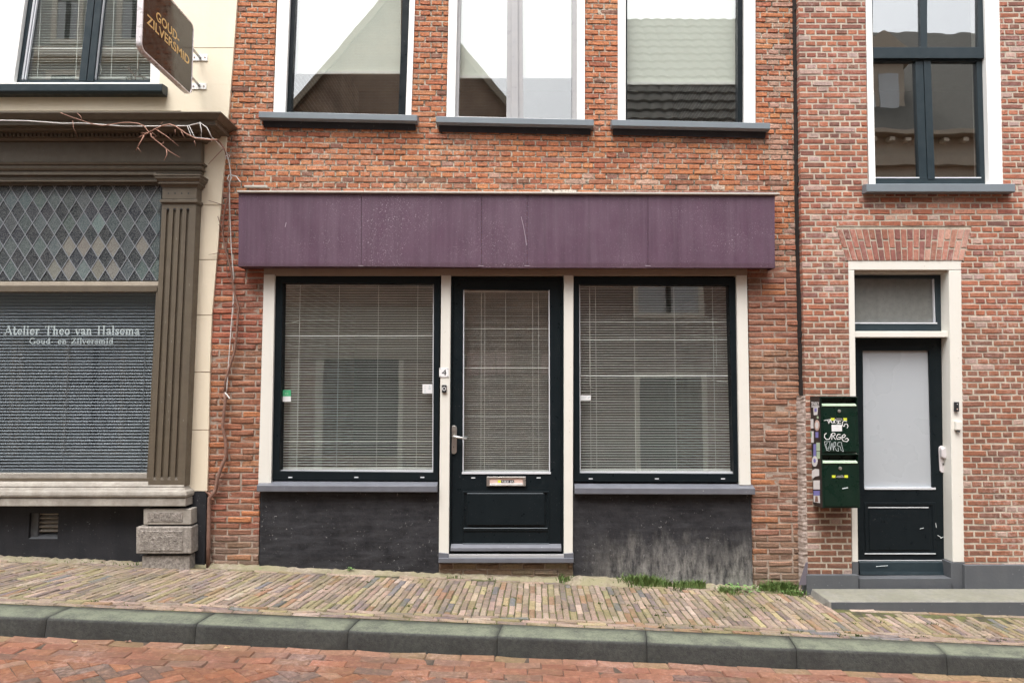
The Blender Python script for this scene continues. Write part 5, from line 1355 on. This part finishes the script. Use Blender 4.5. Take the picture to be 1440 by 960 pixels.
# only the upper strip of the rail catches light paint; a brown lower strip sits under it
mb = MB(); mb.box(XLL + .1, P(221, 398, YF)[0], YF + .004, YF + .0096, PZ(410, YF), PZ(401.2, YF)); mb.build('rail_face', 'brown_paint', TLt, bevel=.002)
gm.build('leaded_glass', 'cathedral', TLt)
mb = MB()
xlim = xg
for i in range(-60, 24):
    for j in range(-2, 9):
        if (i + j) % 2: continue
        if node(i, j)[0] < -470: continue
        for di in (1, -1):
            a, b = P(*node(i, j - 1), YG), P(*node(i + di, j), YG)
            # clip to glass
            (ax, az), (bx, bz) = a, b
            if bz > zt_ or az < zb_ + .008: continue
            if az > zt_: t_ = (zt_ - az) / (bz - az); ax, az = ax + (bx - ax) * t_, zt_
            if bz < zb_ + .008: t_ = (zb_ + .008 - az) / (bz - az); bx, bz = ax + (bx - ax) * t_, zb_ + .008
            if max(ax, bx) > xg + .02: continue
            mb.ribbon([(ax, az), (bx, bz)], .0062, YG - .0035, .002)
mb.build('lead_lattice', 'lead_came', TLt)
mb = MB(); mb.box(XLL + .1, xg + .01, YG + .008, YG + .02, zb_ - .01, zt_ + .02); mb.build('backing', 'room', TLt)
# shop window below with dark blind and lettering
YW = YF + .045
SW = MB(); SW.box(XLL + .1, P(214, 670, YF)[0], YF + .012, .06, PZ(672, YF + .012), PZ(665.5, YF + .012)); SWo = SW.build('shop_window', 'limestone', HL, bevel=.002, label='large shop window with blue grey blind and jeweller lettering')
mb = MB(); mb.box(XLL + .1, P(213, 670, YF)[0], YF + .004, .06, PZ(676.5, YF + .004), PZ(672.2, YF + .004)); mb.build('bottom_rail', 'brown_paint', SWo, bevel=.002)
mb = MB(); mb.pq([(219.5, 405), (233, 405), (212, 680), (205.8, 680)], YF + .01, .05); mb.build('side_post', 'brown_paint', SWo, bevel=.002)
pane('pane', SWo, [(-500, 405), (222, 405), (210, 668), (-500, 668)], YW, 'glass_dark')
blind('blind', SWo, [(-480, 412), (219, 412), (208, 664), (-480, 664)], YW + .055, .0247, .024, rad(52), 'slat_dark', (101.5, 208), wob=.0003, tj=.03)
mb = MB(); mb.box(XLL + .1, -2.6, YW + .09, YW + .095, PZ(668, 0), PZ(400, 0)); mb.build('backing', 'render_grey', SWo)
mb = MB(); yl = YW - .0015
serif_text(mb, 'Atelier Theo van Halsema', P(6, 471, yl)[0], P(196.5, 471, yl)[0], P(6, 470.3, yl)[1], P(6, 458.5, yl)[1] - P(6, 470.3, yl)[1], yl, 1.15)
mb.build('lettering', 'letter_grey', SWo); mb = MB()
serif_text(mb, 'Goud- en Zilversmid', P(41, 483, yl)[0], P(159.5, 483, yl)[0], P(41, 483.2, yl)[1], P(41, 475.4, yl)[1] - P(41, 483.2, yl)[1], yl, 1.15)
mb.build('lettering', 'letter_grey', SWo)
# dressed stone base
mb = MB(); xe = P(253, 690, YP - .03)[0]
def st_seg(ya, pa, yb_, pb): return (PZ(ya, YP - pa), pa, PZ(yb_, YP - pb), pb)
xb_ = xr1 - .005
mold(mb, xb_, YP, [st_seg(676.8, -.03, 681.0, -.012), st_seg(681.2, .0, 684.5, .006), st_seg(684.7, .002, 688.4, .014)])
mold(mb, xb_, YP, [st_seg(688.6, .018, 691.5, .038), st_seg(691.6, .0385, 696.5, .044), st_seg(696.6, .044, 699.5, .036), st_seg(700.2, .030, 711.5, .032)])
BS = mb.build('stone_sill', 'limestone', HL, bevel=.004, label='weathered pale stone sill moulding')
YB = YP - .012
for (q, yy, mt, bv) in ((R4(201.5, 715, 269, 737.5), YB, 'limestone', .006), (R4(191, 740.5, 269, 778.5), YB - .018, 'rustic', .008), (R4(199.5, 781, 266.5, 815), YB + .004, 'rustic', .006)):
    mb = MB(); mb.pq(q, yy, .0); b_ = mb.build('base_block', mt, HL, bevel=bv)
    if q[0][1] < 775:
        i_ = [(q[0][0] + 6, q[0][1] + 5), (q[1][0] - 12, q[1][1] + 5), (q[2][0] - 12, q[2][1] - 4), (q[3][0] + 6, q[3][1] - 4)]
        A, B = P(*i_[0], yy), P(*i_[2], yy); mb = MB(); nx, nz = 64, 30; g = []
        for i in range(nx + 1):
            for k in range(nz + 1):
                ed = i in (0, nx) or k in (0, nz)
                g.append((A[0] + (B[0] - A[0]) * i / nx, yy - (.0005 if ed else .002 + R.random() * .0035), B[1] + (A[1] - B[1]) * k / nz))
        mb.add(g, [(i * (nz + 1) + k, (i + 1) * (nz + 1) + k, (i + 1) * (nz + 1) + k + 1, i * (nz + 1) + k + 1) for i in range(nx) for k in range(nz)])
        mb.build('tooled_face', 'rustic', b_)
mb = MB(); mb.box(P(206, 750, YB)[0], P(262, 750, YB)[0], YB + .02, .0, -.25, PZ(714, YB + .02)); mb.build('block_joint', 'black_plinth', HL)

# ------------------------------------------------------------------ projecting sign
XS = P(282, 82, YL)[0]
def ypx(px, py):   # where the plane X = XS is hit
    k = XS / ((px - 720) / F); dyy = (480 - py) / F
    return k * (CP - SP * dyy) - CAMD, CAMZ + k * (SP + CP * dyy)
yfar, zfb = ypx(266.5, 135); _, zft = ypx(266.5, 32); ynear, znb = ypx(194.5, 70)
zbot = (zfb + znb) / 2; zb2 = zfb; ztop = zft
sg = thing('hanging_sign', 'dark brown sign with gold letters jutting from the cream wall', 'sign', (XS, YL, (zbot + ztop) / 2))
def rr(y0, y1, z0, z1, r, n=6):
    pts = []
    for cy, cz, a0 in ((y1 - r, z1 - r, 0), (y0 + r, z1 - r, 90), (y0 + r, z0 + r, 180), (y1 - r, z0 + r, 270)):
        for k in range(n + 1): a = rad(a0 + 90 * k / n); pts.append((cy + r * math.cos(a), cz + r * math.sin(a)))
    return pts
def xprism(mb, pts, x0, x1):
    n = len(pts); mb.add([(x0, a, b) for a, b in pts] + [(x1, a, b) for a, b in pts], [tuple(range(n)), tuple(range(n, 2 * n))[::-1]] + [(k, k + n, (k + 1) % n + n, (k + 1) % n) for k in range(n)])
T_ = .040
o_ = rr(ynear, yfar, zbot, ztop, .055); i_ = rr(ynear + .012, yfar - .012, zbot + .012, ztop - .012, .045); n = len(o_)
mb = MB(); xa, xb = XS - T_ / 2, XS + T_ / 2
mb.add([(xa, a, b) for a, b in o_] + [(xb, a, b) for a, b in o_] + [(xa, a, b) for a, b in i_] + [(xb, a, b) for a, b in i_],
       [f for k in range(n) for f in ((k, (k + 1) % n, (k + 1) % n + n, k + n), (k + n, (k + 1) % n + n, (k + 1) % n + 3 * n, k + 3 * n), (k, k + 2 * n, (k + 1) % n + 2 * n, (k + 1) % n), (k + 2 * n, k + 3 * n, (k + 1) % n + 3 * n, (k + 1) % n + 2 * n))])
mb.build('frame', 'alu', sg, bevel=.004)
mb = MB(); xprism(mb, rr(ynear + .0125, yfar - .0125, zbot + .0125, ztop - .0125, .044), xa + .004, xb - .004); mb.build('sign_face', 'bronze', sg)
mb = MB(); Lx = xb - .0028
def fromph(px, py): return ypx(px, py)
ya_, yb2 = ypx(203, 28)[0], ypx(263, 86)[0]; zbl = (ypx(263, 92)[1] + ypx(208, 36)[1]) / 2; cap = .064
zbl = ypx(262.5, 92)[1]; cap = ypx(262.5, 79.5)[1] - zbl
text_fit(mb, 'ZILVERSMID', lambda u, v, w: (Lx, u, zbl + v), ya_, yb2, cap, .0012)
mb.build('lettering', 'gold', sg); mb = MB(); yc_, yd_ = ypx(216, 28)[0], ypx(249, 50)[0]; zg = ypx(247, 57.5)[1]; zg = zbl + cap * 1.32
text_fit(mb, 'GOUD-', lambda u, v, w: (Lx, u, zg + v), yc_, yd_, cap, .0012)
mb.build('lettering', 'gold', sg)
mb = MB()
for (yy, pxw) in ((82, 281), (121, 279)):
    x, z = P(pxw, yy, YL); 
    mb.tube([(XS, yfar - .006, z + .005), (XS, YL - .004, z - .0)], .011, 10)
build_each(mb, 'bracket_arm', 'steel', sg, smooth=True)
for (x0_, x1_, yt, yb_) in ((270.5, 291.5, 76.5, 85.5), (269, 290, 117, 125.5)):
    mb = MB(); mb.pq(R4(x0_, yt, x1_, yb_), YL - .008, YL - .0003); bp = mb.build('bracket_plate', 'white_paint', sg, bevel=.001)
    mb = MB()
    for fx_ in (.14, .84): mb.disc(P(x0_ + (x1_ - x0_) * fx_, 0, YL)[0] * 0 + P(x0_ + (x1_ - x0_) * fx_, yt + 4.5, YL - .009)[0], P(x0_, yt + 4.5, YL - .009)[1], YL - .0105, YL - .0075, .006, 10)
    build_each(mb, 'bolt', 'bark', bp)

# ------------------------------------------------------------------ dead climber and cable
def wl(pts, Y): return [(P(x, y, Y)[0], Y + (R.random() - .5) * .008, P(x, y, Y)[1]) for x, y in pts]
vine = thing('dead_vine', 'leafless climbing stem tied up the left brick pier', 'climbing plant', (P(291, 790, -.04)[0], -.04, gz(-2.38)))
mb = MB(); mb.tube(wl([(292.5, 800), (293, 760), (294, 715), (294.5, 700), (303, 690), (306, 672), (312, 655), (318, 640), (317, 620), (313, 600), (315, 580), (317, 562), (315, 552)], -.035), .016, 8, .011)
mb.tube(wl([(316, 555), (317, 535), (323, 515), (330, 495), (333, 470), (335, 440), (336, 433), (331, 418), (328, 405), (326, 385), (321, 365), (317, 350), (313, 330), (314, 305), (318, 288), (322, 270), (320, 250)], -.03), .0105, 7, .006)
mb.build('stem', 'bark', vine, smooth=True)
mb = MB()
for pts, r_ in (([(317, 566), (310, 560), (305, 553)], .005), ([(335, 434), (328, 428), (327, 432)], .005), ([(336, 433), (340, 428)], .005), ([(312, 288), (303, 285), (293, 282)], .0035), ([(313, 320), (308, 310), (306, 304)], .005), ([(313, 318), (307, 316)], .005), ([(325, 398), (330, 392), (335, 388)], .004), ([(325, 398), (320, 390), (318, 372)], .005), ([(307, 356), (300, 357), (293, 358)], .003), ([(305, 692), (298, 688), (292, 692)], .006), ([(304, 690), (308, 682), (316, 678)], .005), ([(299, 697), (290, 692), (288, 690)], .006), ([(318, 350), (321, 330), (322, 300), (321, 270)], .005)):
    mb.tube(wl(pts, -.035), r_, 6, r_ * .5)
build_each(mb, 'side_shoot', 'bark', vine)
# twig hung over the cornice
YT = -.36
tw = thing('hanging_twig', 'bare reddish branch lying along the brown cornice', 'twig', (P(210, 190, YT)[0], YT, P(210, 190, YT)[1]))
def zz_(x, y): return (x / 4.3636, 150 + y / 4.3636)
B = [([(1330, 205), (1270, 203), (1200, 195), (1140, 165), (1080, 122), (1040, 108), (1000, 115), (960, 135), (915, 160), (885, 120), (850, 105), (790, 97), (740, 100), (690, 108), (630, 118), (560, 105), (500, 85), (440, 65), (370, 38)], .0075, .003),
     ([(505, 88), (495, 60), (475, 40)], .004, .0025), ([(915, 160), (880, 172), (850, 190)], .006, .004), ([(885, 178), (860, 225), (835, 270)], .006, .0045), ([(845, 250), (868, 282)], .003, .002), ([(870, 165), (915, 158)], .004, .003),
     ([(925, 165), (930, 185), (985, 230), (1040, 275), (1105, 313)], .0065, .003), ([(1020, 262), (1025, 295), (1008, 333)], .0045, .003), ([(985, 230), (1005, 225), (1005, 212)], .004, .002), ([(955, 138), (1020, 180), (1095, 242)], .0055, .003), ([(920, 150), (960, 180), (950, 190), (925, 180)], .003, .002), ([(1075, 140), (1075, 172)], .003, .002), ([(1110, 150), (1135, 195)], .003, .002), ([(445, 85), (452, 130), (475, 185)], .0022, .0015), ([(1195, 210), (1200, 245)], .003, .002), ([(985, 110), (1000, 92)], .0028, .002)]
mb = MB()
for pts, r0, r1 in B: mb.tube(wl([zz_(*p) for p in pts], YT), r0 * .8, 7, r1 * .6)
mb.tube(wl([(304.6, 197), (310, 201), (316, 210), (318, 218)], -.09), .007, 6, .006); mb.tube([(P(304.8, 197, YT)[0], YT, P(304.8, 197, YT)[1]), (P(304.6, 197, -.09)[0], -.09, P(304.6, 197, -.09)[1])], .007, 6)
mb.tube(wl([(313, 210), (303, 220), (293, 231)], -.05), .0035, 6, .002)
mb.build('branch', 'twig', tw, smooth=True)
cb = thing('cable', 'thin white cable running along the cornice and down the brick pier', 'cable', (P(320, 240, -.02)[0], -.02, P(320, 240, -.02)[1]))
mb = MB()
c1 = [zz_(*p) for p in ((-900, 80), (0, 86), (170, 88), (260, 94), (380, 103), (500, 102), (620, 110), (760, 122), (900, 122), (1150, 120), (1230, 100), (1270, 130), (1300, 190))]
mb.tube(wl(c1, -.345), .0042, 6)
mb.tube([(P(298, 193.5, -.345)[0], -.345, P(298, 193.5, -.345)[1]), (P(305, 200, -.2)[0], -.2, P(305, 200, -.2)[1]), (P(318, 214, -.04)[0], -.04, P(318, 214, -.04)[1])], .0042, 6)
mb.tube(wl([(318, 214), (322, 228), (324.5, 245), (322.5, 262), (323, 300), (325.5, 350), (328, 385), (328, 420), (325, 460), (322, 500), (319, 545), (318, 552)], -.028), .0042, 6)
mb.tube(wl([zz_(*p) for p in ((1150, 120), (1175, 185), (1235, 205), (1235, 140), (1225, 95))], -.35), .0035, 5); mb.tube(wl([zz_(*p) for p in ((1160, 115), (1195, 190), (1290, 200), (1300, 215))], -.35), .003, 5)
mb.build('run', 'cable', cb, smooth=True)
mb = MB(); mb.tube(wl([(319, 216), (317, 222), (321, 224), (323, 218), (318, 217)], -.05), .004, 5); mb.tube(wl([(322, 246), (320, 252), (323, 256), (326, 250), (323, 246), (332, 248), (338, 256)], -.04), .0045, 5)
mb.tube(wl([(316, 552), (320, 556), (323, 560)], -.04), .006, 6); build_each(mb, 'tie', 'cable', cb)

# ================================================================== OPPOSITE SIDE (mirrored in the panes)
YO = -6.95
def far_window(h, x0, x1, z0, z1, fr='far_white', gl='far_glass', bars=1, cross=True):
    mb = MB(); w_ = .09
    mb.box(x0, x1, YO - .02, YO + .03, z0, z0 + w_); mb.box(x0, x1, YO - .02, YO + .03, z1 - w_, z1); mb.box(x0, x0 + w_, YO - .02, YO + .03, z0 + w_, z1 - w_); mb.box(x1 - w_, x1, YO - .02, YO + .03, z0 + w_, z1 - w_)
    w = mb.build('window', fr, h)
    mb = MB(); mb.box(x0 + w_, x1 - w_, YO - .01, YO + .004, z0 + w_, z1 - w_); mb.build('pane', gl, w)
    if cross:
        mb = MB(); xm = (x0 + x1) / 2; mb.box(xm - .04, xm + .04, YO + .0045, YO + .024, z0 + w_, z1 - w_); mb.box(x0 + w_, x1 - w_, YO + .005, YO + .02, z0 + (z1 - z0) * .62, z0 + (z1 - z0) * .62 + .06); mb.build('glazing_bar', 'dark_frame', w)
def fz(py, Yo=YO): # height of a reflection seen at py
    th = math.atan((480 - py) / F) + PITCH; return CAMZ + (CAMD - Yo) * math.tan(th)
def fx_(px): return (px - 720) / F * (CAMD - YO)
h1 = thing('gable_house', 'brown brick gable house across the street, mirrored in the upper windows', 'house', (-2.0, YO, 0))
xa_, za_ = fx_(560), fz(-28); sl_ = 1.22; hw = 2.75; ze_ = za_ - hw * sl_
mb = MB(); mb.prism([(xa_ - hw, -1.2), (xa_ + hw, -1.2), (xa_ + hw, ze_), (xa_, za_), (xa_ - hw, ze_)], YO - .3, YO); mb.build('wall', 'far_brick', h1)
mb = MB()
for s_ in (-1, 1): mb.add([(xa_, YO - 5, za_ + .12), (xa_, YO + .12, za_ + .12), (xa_ + s_ * (hw + .15), YO + .12, ze_ - .08), (xa_ + s_ * (hw + .15), YO - 5, ze_ - .08), (xa_, YO - 5, za_ + .0), (xa_, YO + .12, za_ + .0), (xa_ + s_ * (hw + .15), YO + .12, ze_ - .2), (xa_ + s_ * (hw + .15), YO - 5, ze_ - .2)], [(0, 1, 2, 3), (4, 7, 6, 5), (1, 5, 6, 2), (0, 3, 7, 4)])
mb.build('roof', 'tile_dark', h1)
mb = MB()
for s_ in (-1, 1): mb.prism([(xa_, za_ + .10), (xa_ + s_ * (hw + .12), ze_ - .06), (xa_ + s_ * (hw + .12), ze_ - .22), (xa_, za_ - .08)], YO + .121, YO + .15)
mb.build('barge_board', 'far_stone', h1)
far_window(h1, fx_(500), fx_(585), 3.9, 5.6); far_window(h1, fx_(395), fx_(470), 3.9, 5.6)
mb = MB(); z0_, z1_ = fz(505), fz(430); mb.box(fx_(345), fx_(655), YO, YO + .06, z0_, z1_); mb.build('shop_fascia', 'far_stone', h1)
mb = MB()
for a, b in ((408, 420), (443, 453), (560, 566)): mb.box(fx_(a), fx_(b), YO, YO + .05, -1, z0_)
mb.build('shop_post', 'far_white', h1)
mb = MB(); mb.box(fx_(454), fx_(559), YO, YO + .01, .3, z0_); mb.build('shop_glass', 'far_glass', h1)
mb = MB(); mb.box(fx_(656), fx_(674), YO, YO + .02, fz(527), fz(495)); mb.box(fx_(676), fx_(696), YO, YO + .02, fz(527), fz(495)); mb.box(fx_(698), fx_(718), YO, YO + .02, fz(527), fz(495)); mb.build('pale_panel', 'pink', h1)
h2 = thing('tiled_house', 'brick house with dark pantile roof across the street, mirrored in the right upper window', 'house', (3, YO, 0))
x0_, x1_ = xa_ + hw + .05, fx_(1215)
mb = MB(); zev = fz(185); mb.box(x0_, x1_, YO - .3, YO, -1.2, zev); mb.build('wall', 'far_brick_dark', h2)
x0_ = fx_(848); mb = MB(); zrg = 9.5; yr_ = YO - 2.4; NX = int((x1_ - x0_) / .05); NY = 14
vs = []
for k in range(NY + 1):
    for i in range(NX + 1):
        t_ = k / NY; x = x0_ + (x1_ - x0_) * i / NX
        wv = .035 * abs(math.sin(math.pi * (i * .05) / .24))
        for q in (0, 1):
            tt = min(1, t_ + (.0 if q == 0 else 0)); 
            vs.append((x, YO + .25 + (yr_ - YO - .25) * tt, zev - .05 + (zrg - zev) * tt + wv + (.05 if q else 0)))
fs = []
w2 = (NX + 1) * 2
for k in range(NY):
    for i in range(NX):
        a = k * w2 + i * 2 + 1; b = (k + 1) * w2 + i * 2
        fs.append((a, a + 2, b + 2, b)); fs.append((b, b + 2, b + 3, b + 1))
mb.add(vs, fs); mb.build('roof', 'tile_dark', h2)
far_window(h2, fx_(893), fx_(993), fz(446), fz(330), gl='far_curtain'); far_window(h2, fx_(893), fx_(995), -.3, fz(523), cross=True)
far_window(h2, fx_(1060), fx_(1140), .5, 2.4); far_window(h2, fx_(1060), fx_(1140), 3.4, 5.2); far_window(h2, fx_(760), fx_(830), 3.4, 5.2)
mb = MB(); mb.box(fx_(762), fx_(800), YO, YO + .02, fz(527), fz(497)); mb.build('pale_panel', 'pink', h2)
h3 = thing('classical_house', 'grey beige classical house front across the street, mirrored in the far right window', 'house', (8, YO, 0))
x0_, x1_ = fx_(1217), fx_(1620); mb = MB(); zc_ = fz(235); mb.box(x0_, x1_, YO - .3, YO, -1.4, zc_ + .1); mb.build('wall', 'far_stone', h3)
mb = MB(); mb.box(x0_, x1_, YO, YO + .12, fz(235), fz(222)); mb.box(x0_, x1_, YO, YO + .3, fz(196), fz(190)); mb.box(x0_, x1_, YO - .2, YO + .06, fz(221.5), fz(196.5)); mb.build('cornice', 'far_stone', h3)
mb = MB(); x = x0_ + .1
while x < x1_: mb.box(x, x + .1, YO + .061, YO + .2, fz(204), fz(199)); x += .33
mb.build('bracket', 'far_white', h3)
mb = MB(); mb.add([(x0_, YO + .25, fz(189)), (x1_, YO + .25, fz(189)), (x1_, YO - 2.6, fz(189) + 3.2), (x0_, YO - 2.6, fz(189) + 3.2)], [(0, 1, 2, 3)]); mb.build('roof', 'tile_dark', h3)
mb = MB(); mb.box(fx_(1222), fx_(1300), YO - .9, YO - .3, fz(185), fz(78)); mb.prism([(fx_(1205), fz(74)), (fx_(1262), fz(40)), (fx_(1318), fz(74))], YO - 1.2, YO - .15); dm = mb.build('dormer', 'far_stone', h3)
mb = MB(); mb.box(fx_(1229), fx_(1254), YO - .35, YO - .28, fz(180), fz(95)); mb.box(fx_(1262), fx_(1290), YO - .35, YO - .28, fz(180), fz(95)); mb.build('pane', 'far_curtain', dm)
far_window(h3, fx_(1250), fx_(1340), 2.2, 4.6); far_window(h3, fx_(1400), fx_(1500), 2.2, 4.6)
h4 = thing('stucco_house', 'tall pale stucco house across the street, mirrored in the cream house windows', 'house', (-7, YO, 0))
x0_, x1_ = -11, xa_ - hw - .05; mb = MB(); mb.box(x0_, x1_, YO - .3, YO, -.8, 9.6); mb.build('wall', 'far_stucco', h4)
mb = MB(); mb.box(x0_, x1_, YO, YO + .16, fz(80), fz(66)); mb.box(x0_, x1_, YO, YO + .08, fz(84), fz(80.3)); mb.build('cornice', 'far_white', h4)
mb = MB(); mb.add([(x0_, YO + .2, 9.61), (x1_, YO + .2, 9.61), (x1_, YO - 2.6, 11), (x0_, YO - 2.6, 11)], [(0, 1, 2, 3)]); mb.build('roof', 'tile_dark', h4)
far_window(h4, fx_(20), fx_(36), .3, 2.3); far_window(h4, fx_(95), fx_(180), .3, 2.3, gl='far_curtain'); far_window(h4, fx_(80), fx_(180), 3.2, 5.0, gl='far_curtain'); far_window(h4, fx_(200), fx_(270), 3.2, 5.0)
far_window(h4, fx_(45), fx_(90), fz(58), fz(-40), gl='far_curtain'); far_window(h4, fx_(140), fx_(190), fz(58), fz(-40), gl='far_curtain'); far_window(h4, fx_(40), fx_(90), fz(150), fz(95), gl='far_glass')

# ================================================================== weeds, grass and leaves
def blades(mb, cx, cy, n, spread, h, sy=.02):
    for _ in range(n):
        x = cx + R.gauss(0, spread); y = min(-.015, cy + R.gauss(0, sy)); z = gz(x, y) - .002
        a = R.random() * 6.28; l = h * (.5 + R.random() * .8); w_ = .003; bx, by = math.cos(a) * l * .5, math.sin(a) * l * .5 - .01
        nx, ny = -math.sin(a) * w_, math.cos(a) * w_
        nx, ny = w_, 0
        mb.add([(x - nx, y - ny, z), (x + nx, y + ny, z), (x + bx * .45 + nx * .8, y + by * .45, z + l * .7), (x + bx * .45 - nx * .8, y + by * .45, z + l * .7), (x + bx, y + by, z + l)], [(0, 1, 2, 3), (3, 2, 4)])
def leaves(mb, cx, cy, n, spread, r_, h):
    for _ in range(n):
        x = cx + R.gauss(0, spread); y = min(-.012, cy + R.gauss(0, spread * .5)); z = gz(x, y) + R.random() * h + .003
        a = R.random() * 6.28; rr_ = r_ * (.6 + R.random() * .7); t1, t2 = (R.random() - .5) * .9, (R.random() - .5) * .9
        pts = []
        for k in range(6):
            b = a + k * math.pi / 3; q = rr_ * (1 if k in (0, 3) else .62)
            dx, dy = math.cos(b) * q, math.sin(b) * q
            pts.append((x + dx, y + dy, z + dx * t1 + dy * t2))
        mb.add(pts, [tuple(range(6))])
XG = lambda px: PX(px, 812, -.03)
mb = MB()
for px, n, sp, h in ((878, 60, .03, .045), (893, 120, .05, .06), (908, 120, .05, .065), (925, 80, .05, .05), (945, 40, .05, .035), (965, 70, .04, .04), (980, 80, .03, .045), (800, 30, .03, .04), (822, 30, .04, .03), (845, 25, .03, .03), (870, 20, .04, .03), (1090, 130, .05, .055), (1105, 130, .04, .055), (1075, 60, .05, .04), (790, 20, .02, .05)):
    blades(mb, XG(px), -.045, int(n * 1.7), sp, h * 1.15)
for px, py_, n in ((1108, -.13, 110), (1015, -.12, 60), (1020, -.17, 50), (948, -.1, 30), (890, -.1, 20)): blades(mb, XG(px), py_, n, .035, .035, .025)
for _ in range(90):   # tufts in the joints
    x = R.uniform(-3.8, 4.2); y = R.choice([-.93, -.95, -.1, -.3, -.5, -.7]) + R.uniform(-.05, .05)
    if R.random() < .5: x = R.uniform(.6, 3.2)
    if not (x > STEP[0] - .1 and y > STEP[1] - .05): blades(mb, x, y, 7, .012, .012, .006)
for px in (30, 60, 100, 115, 130, 150, 170, 195, 640, 690): blades(mb, XG(px), -.05, 14, .03, .02)
gr = mb.build('grass', 'grass'); tag(gr, 'tufts of short grass along the foot of the wall and in the joints', 'grass', kind='stuff')
def weed(px, yy, n, sp, r_, h, lab, grp='small weeds at the wall foot'):
    x = XG(px); t_ = thing('weed', lab, 'weed', (x, yy, gz(x, yy)), grp)
    mb = MB(); leaves(mb, x, yy, n, sp, r_, h); mb.build('leaves', 'weed', t_)
    mb = MB()
    for _ in range(5): 
        a, b = x + R.gauss(0, sp * .5), yy + R.gauss(0, sp * .25); mb.tube([(x, yy, gz(x, yy) - .01), (a, min(b, -.012), gz(x, yy) + h * .8)], .0015, 4)
    mb.build('stems', 'grass', t_)
weed(1035, -.085, 150, .085, .011, .035, 'broad pale green weed mat between the two grass tufts below the right brick pier')
weed(1112, -.13, 60, .05, .009, .02, 'small dull weed patch right of the right grass tuft beside the lead flap')
weed(491, -.04, 14, .018, .012, .045, 'lone seedling with round leaves against the left black plinth')
weed(371, -.04, 40, .02, .007, .012, 'tiny moss cushion below the left end of the left shop sill')
weed(460, -.04, 30, .035, .006, .010, 'flat moss patch just left of the round leaved seedling')
LV = [(104, 909, 'pale dry leaf on the road below the leftmost kerb joint'), (320, 908, 'curled dry leaf on the road at the left, beside a kerb stone joint'), (1417, 942, 'dry leaf lying against the kerb at the far right'), (180, 900, 'dark dry leaf close under the kerb on the left')]
for px, py, lab in LV:
    yy = -1.27 if px != 180 else -1.235
    x = PX(px, py, yy); z = rz(x, yy) + .004
    mb = MB(); 
    pts = [(x + math.cos(k * .785 + px) * .021 * (1 if k % 2 else .75), yy + math.sin(k * .785 + px) * .014 * (1 if k % 2 else .7), z + .006 * math.sin(k * 1.9)) for k in range(8)]
    mb.add([(x, yy, z + .002)] + pts, [(0, k + 1, (k + 1) % 8 + 1) for k in range(8)])
    o = mb.build('fallen_leaf', 'leaf' if px != 180 else 'bark'); tag(o, lab, 'leaf', 'dry leaves on the road')
